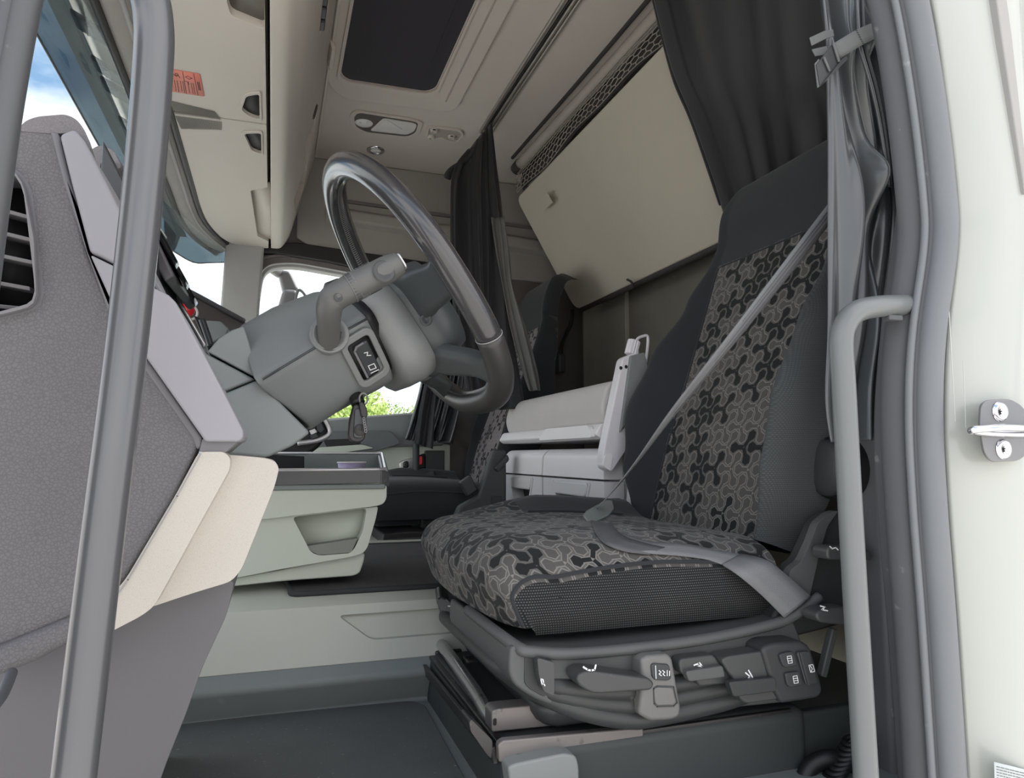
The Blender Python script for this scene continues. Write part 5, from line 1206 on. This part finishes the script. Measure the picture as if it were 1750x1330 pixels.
# suspension carriage, slide rails, pedestal
tube('front_bar', [V(.300, 1.305, -.338), V(.296, 1.18, -.338), V(.290, 1.02, -.340), V(.286, .93, -.345), V(.290, .895, -.347)], .0105, 'steel', ds, n=12)
tube('cross_bar', [V(.32, 1.29, -.345), V(.42, 1.28, -.345)], .012, 'steel_dark', ds, n=12)
tube('cross_bar', [V(.32, 1.20, -.350), V(.42, 1.19, -.350)], .010, 'steel_dark', ds, n=12)
box('rail_end', V(.31, 1.29, -.365), (.05, .06, .04), 'steel_dark', ds, bev=.004)
for k in range(3): lathe('roller', V(.288, 1.325, -.348-.014*k), (0, -1, 0), [(0, 0), (.008, 0), (.010, .003), (.010, .012), (.004, .014)], 'steel', ds, n=14)
pr('inner_rail', [(840, 1217), (848, 1212), (930, 1204), (960, 1230), (960, 1240), (840, 1252)], .875, .03, 'rail_paint', ds, bev=.002)
rr = pr('rail_slot', [(843, 1229), (849, 1228), (849, 1240), (843, 1241)], .874, .003, 'vent_black', ds, bev=.0005)
slab('carriage_plate', [V(.275, .84, -.352), V(.70, .84, -.352), V(.70, 1.32, -.352), V(.275, 1.32, -.352)], (0, 0, -.008), 'steel_dark', ds, bev=.002)
pr('outer_rail', [(851, 1274), (860, 1266), (1010, 1252), (1100, 1244), (1100, 1276), (968, 1292), (853, 1304)], .838, .012, 'rail_paint', ds, bev=.004, r=.003)
pr('front_flange', [(802, 1234), (806, 1230), (842, 1266), (840, 1298), (832, 1290), (804, 1250)], .845, .04, 'steel_dark', ds, bev=.002)
slab('flange_strip', [V(.268, .85, -.352), V(.272, .85, -.372), V(.272, 1.30, -.385), V(.268, 1.30, -.365)], (-.006, 0, 0), 'steel_dark', ds, bev=.001)
box('pedestal', V(.50, 1.085, -.40), (.452, .50, .10), 'pedestal', ds, bev=.018, seg=3)
slab('pedestal_side', [V(.285, .842, -.36), V(.95, .842, -.36), V(.95, .842, -.55), V(.285, .842, -.55)], (0, .02, 0), 'pedestal', ds, bev=.006)
pr('pedestal_cap', [(868, 1312), (880, 1306), (965, 1288), (985, 1292), (990, 1310), (992, 1400), (880, 1400)], .815, .03, 'pedestal_light', ds, bev=.006, r=.006, seg=3)
pr('pedestal_slot', [(1192, 1310), (1218, 1306), (1218, 1336), (1194, 1338)], .8405, .002, 'vent_black', ds, bev=.0005)
lathe('pedestal_screw', A(990, 1296, y=.8405), (0, -1, 0), [(0, .001), (.003, .001), (.004, 0)], 'pedestal_light', ds, n=12)
hs = thing('air_hose', 'black coiled air hose beside the seat base at the door pillar', 'hose', A(1440, 1300, y=.80))
hp_ = []
for i in range(220):
    t = i/219; c = A(1395, 1380, y=.80)*(1-t)+A(1462, 1262, y=.80)*t; a = t*2*math.pi*14; hp_.append(c+Vector((.012*math.cos(a), .012*math.sin(a), .004*math.cos(a))))
tube('coil', hp_, .0042, 'black', hs, n=8, sm=0)
tube('branch', [A(1370, 1345, y=.82), A(1386, 1310, y=.82), A(1420, 1296, y=.81), A(1450, 1310, y=.81), A(1480, 1345, y=.81)], .012, 'black', hs, n=10)

# belt: shoulder run from the pillar side down across the seat, tongue, lap run
bl = thing('seat_belt', 'grey seat belt crossing the driver backrest and lying over the cushion', 'belt', A(1340, 1010, y=.83))
def bw(*q): return [Vector(v) for v in q]
sh = [A(1440, 335, y=.79), A(1404, 382, y=.80), A(1340, 465, y=.815), A(1250, 580, y=.85), A(1150, 705, y=.92), A(1080, 800, y=1.00), A(1022, 868, y=1.06)]
ribbon('shoulder_strap', sh, bw((.0085, 0, -.006), (.0085, 0, -.006), (.0082, .001, -.0058), (.0070, .002, -.005), (.0055, .004, -.004), (.0040, .008, -.003), (.0035, .012, -.0025)), 'belt_grey', bl, th=.0016)
lines('strap_rib', [[p+Vector((0, -.0014, 0))+Vector((.0036, 0, -.0025))*k for p in crom(sh[:5], 4)] for k in (-1, 0, 1)], .0010, (0, -1, 0), 'belt_dark', bl, th=.0004)
tg = slab('latch_plate', rnd([A(994, 884, y=1.06), A(1000, 875, y=1.07), A(1032, 857, y=1.09), A(1044, 857, y=1.09), A(1048, 872, y=1.08), A(1038, 884, y=1.06), A(1006, 899, y=1.05)], .004), (0, -.006, .003), 'belt_latch', bl, bev=.003, seg=3)
from mathutils.bvhtree import BVHTree
def seat_bvh():
    vv, ff = [], []
    for o in ds.children:
        if o.type == 'MESH' and o.name.split('.')[0] in ('seat_cushion', 'cushion_side', 'cushion_flank', 'backrest_cloth', 'backrest_side'):
            k = len(vv); vv += [v.co+ds.location for v in o.data.vertices]; ff += [[i+k for i in f.vertices] for f in o.data.polygons]
    return BVHTree.FromPolygons(vv, ff)
SBV = seat_bvh()
def on(px, py, lift=.004, y=None):
    """a point resting on the seat's cloth"""
    d = (A(px, py, y=1.0)-Vector((0, 0, CZ))).normalized(); h = SBV.ray_cast(Vector((0, 0, CZ)), d)
    if h[0] is None: return A(px, py, y=y or .83)
    return h[0]-d*lift
def resting(name, edges, mat, lift=.004, th=.0016):
    """webbing given by its two edges, laid on the cloth"""
    P_ = [on(a, b, lift) for a, b, c, d in edges]; Q_ = [on(c, d, lift) for a, b, c, d in edges]
    return ribbon(name, [(p+q)/2 for p, q in zip(P_, Q_)], [(q-p)/2 for p, q in zip(P_, Q_)], mat, bl, th=th)
resting('lap_tail', [(1010, 890, 1042, 882), (1016, 908, 1050, 902), (1032, 928, 1070, 918), (1066, 942, 1100, 928), (1110, 948, 1136, 936)], 'belt_dark', .006)
resting('lap_strap', [(1056, 926, 1064, 912), (1100, 944, 1110, 926), (1160, 950, 1172, 930), (1205, 956, 1222, 940), (1236, 966, 1268, 948)], 'belt_grey', .006)
def edges(name, rows, mat):
    P_ = [on(a, b, .007) if y is None else A(a, b, y=y) for a, b, c, d, y in rows]; Q_ = [on(c, d, .007) if y is None else A(c, d, y=y) for a, b, c, d, y in rows]
    return ribbon(name, [(p+q)/2 for p, q in zip(P_, Q_)], [(q-p)/2 for p, q in zip(P_, Q_)], mat, bl, th=.0018, n=6)
edges('lap_strap', [(1234, 965, 1266, 947, None), (1262, 984, 1310, 958, .822), (1302, 1018, 1350, 988, .816), (1340, 1056, 1386, 1020, .814)], 'belt_grey')
box('anchor', A(1344, 1046, y=.842), (.02, .012, .03), 'button_dark', bl, bev=.004)
bu = thing('belt_buckle', 'dark seat belt buckle stalk between the driver cushion and the drawers', 'buckle', A(1050, 890, y=1.38))
tube('stalk', [A(1085, 925, y=1.37), A(1068, 900, y=1.37), A(1056, 880, y=1.37)], .010, 'black', bu, n=10)
box('head', A(1052, 872, y=1.372), (.028, .02, .05), 'button_dark', bu, bev=.006)

ps = thing('passenger_seat', 'passenger seat in black with a pale patterned strip across the cab', 'seat', V(.40, 2.28, -.25))
PB = seat_body(ps, 2.335, -.055, .035, 'seat_cloth_pale', 'seat_black', .215, .82, .35, 'seat_black')
pslab('side_bracket', [(778, 884), (786, 866), (818, 848), (842, 775), (846, 768), (866, 770), (866, 880)], 2.00, .04, 'pedestal', ps, bev=.008, seg=3)
pslab('bracket_plate', [(840, 849), (858, 848), (858, 864), (842, 865)], 1.995, .006, 'seat_side_dark', ps, bev=.002)
pslab('buckle_post', [(786, 825), (805, 812), (818, 838), (800, 850)], 2.02, .03, 'button_dark', ps, bev=.006)
pslab('armrest_stub', [(845, 800), (868, 776), (872, 786), (852, 808)], 1.985, .03, 'button_dark', ps, bev=.006)
box('seat_base', V(.56, 2.33, -.21), (.24, .34, .10), 'vent_black', ps, bev=.01)
pslab('base_cable', [(700, 884), (740, 884), (742, 908), (705, 906)], 2.2, .02, 'vent_black', ps, bev=.004)
pslab('base_tag', [(722, 894), (727, 893), (727, 905), (722, 906)], 2.19, .004, 'print_white', ps, bev=.0006)
pb = thing('belt_buckle', 'black belt buckle standing at the far edge of the passenger cushion', 'buckle', A(740, 828, y=2.5))
pslab('head', [(727, 812), (742, 804), (752, 826), (735, 830)], 2.46, .03, 'button_dark', pb, bev=.006)
pslab('slot', [(737, 816), (743, 814), (746, 822), (739, 824)], 2.457, .004, 'vent_black', pb, bev=.001)
dh = thing('inner_door_pull', 'chrome inner door handle in a dark dish on the passenger door', 'handle', A(692, 795, y=2.585))
pslab('dish', [(682, 790), (690, 786), (716, 780), (722, 786), (720, 798), (690, 806), (683, 803)], 2.575, .02, 'silver', dh, bev=.006, r=.015)
pslab('pull', [(688, 790), (698, 787), (700, 799), (690, 802)], 2.565, .02, 'black_gloss', dh, bev=.005, r=.01)
rm = thing('door_reflector', 'red reflector lamp in the edge of the passenger door', 'lamp', A(719, 790, y=2.57))
pslab('housing', [(708, 782), (726, 775), (727, 800), (708, 802)], 2.566, .03, 'vent_black', rm, bev=.003)
pslab('lens', [(715, 781), (722, 779), (722, 794), (715, 795)], 2.560, .008, 'red_light', rm, bev=.002, r=.01)
gp = thing('grab_pole', 'thin grey pole standing beside the passenger door handle', 'pole', A(711, 835, y=2.50))
tube('pole', [A(711, 838, y=2.50), A(711, 800, y=2.50), A(711, 750, y=2.50)], .012, 'pedestal', gp, n=12)
box('foot', A(711, 836, y=2.50), (.04, .04, .012), 'pedestal', gp, bev=.003)
pslab('post_trim', [(727, 770), (760, 770), (760, 840), (727, 840)], 2.57, .05, 'pedestal', dr, bev=.004)

# ------------------------------------------------------------------ grab handles at the door opening, striker, label
lh = thing('entry_grab_handle', 'tall grey entry grab handle in front of the dashboard end', 'handle', A(130, 1330, y=.615))
tube('bar', [A(205, -110, y=.60), A(232, -50, y=.608), A(254, -10, y=.612), A(263, 40, y=.615), A(262, 110, y=.615), A(247, 300, y=.615), A(213, 620, y=.615), A(178, 900, y=.615), A(138, 1230, y=.615), A(112, 1450, y=.615), A(88, 1680, y=.625)], .0152, 'handle_metal', lh, n=24)
rh = thing('entry_grab_handle', 'shorter grey entry grab handle bent into the rear door pillar', 'handle', A(1470, 1330, y=.63))
tube('bar', [A(1566, 520, y=.648), A(1540, 522, y=.640), A(1500, 524, y=.632), A(1466, 532, y=.628), A(1446, 552, y=.627), A(1438, 585, y=.627), A(1442, 660, y=.627), A(1452, 850, y=.627), A(1464, 1060, y=.627), A(1480, 1330, y=.627), A(1488, 1460, y=.627), A(1496, 1640, y=.64)], .0128, 'handle_grey', rh, n=22)
lathe('mount_collar', A(1556, 521, y=.645), (1, .2, 0), [(.013, 0), (.0165, .004), (.0165, .012), (.013, .014)], 'handle_grey', rh, n=20)
box('mount_clip', A(1525, 544, y=.634), (.022, .012, .007), 'rubber', rh, bev=.002)
sk_ = thing('door_striker', 'steel door striker loop on a plate with two star screws', 'striker', A(1712, 735, y=.585))
sy = .598
slab('plate', rnd([A(a, b, y=sy) for a, b in [(1672, 692), (1682, 684), (1722, 682), (1742, 694), (1752, 710), (1752, 775), (1736, 788), (1690, 790), (1678, 776), (1670, 730)]], .008), (0, -.004, 0), 'plate_grey', sk_, bev=.0015)
for px, py in ((1708, 704), (1714, 768)):
    s_ = lathe('screw', A(px, py, y=sy-.004), (0, -1, 0), [(0, .001), (.0055, .001), (.0068, .0035), (.0102, .0035), (.0108, .0015), (.0118, .0005)], 'chrome', sk_, n=28)
    cc0 = A(px, py, y=sy-.0052)
    lines('star_socket', [[cc0+Vector((.0032*math.cos(a), -.0002, .0032*math.sin(a))), cc0-Vector((.0032*math.cos(a), .0002, .0032*math.sin(a)))] for a in (0.2, 1.25, 2.3)], .0012, (0, -1, 0), 'vent_black', s_, th=.0004)
tube('loop', [A(1780, 735, y=sy-.004), A(1745, 732, y=sy-.020), A(1712, 731, y=sy-.026), A(1680, 733, y=sy-.026), A(1662, 735, y=sy-.022), A(1664, 738, y=sy-.016), A(1690, 740, y=sy-.010), A(1735, 742, y=sy-.006), A(1780, 742, y=sy-.004)], .0042, 'chrome', sk_, n=14)
lb_ = thing('type_label', 'white printed type label on the painted door pillar below the striker', 'label', A(1730, 1320, y=.600))
q = [A(1698, 1302, y=.6035), A(1800, 1327, y=.6035), A(1804, 1420, y=.6035), A(1702, 1400, y=.6035)]
slab('paper', q, (0, -.0008, 0), 'label_paper', lb_, bev=0)
def onl(u, v): return (q[0]*(1-u)+q[1]*u)*(1-v)+(q[3]*(1-u)+q[2]*u)*v-Vector((0, .001, 0))
rg = random.Random(5); pl = []
for v in (.07, .12, .17, .22, .27, .32, .37, .42):
    u = .03
    while u < .9: w = rg.uniform(.02, .07); pl.append([onl(u, v), onl(min(.95, u+w), v)]); u += w+.018
lines('print', pl, .0009, (0, -1, 0), 'label_ink', lb_, th=.0002)
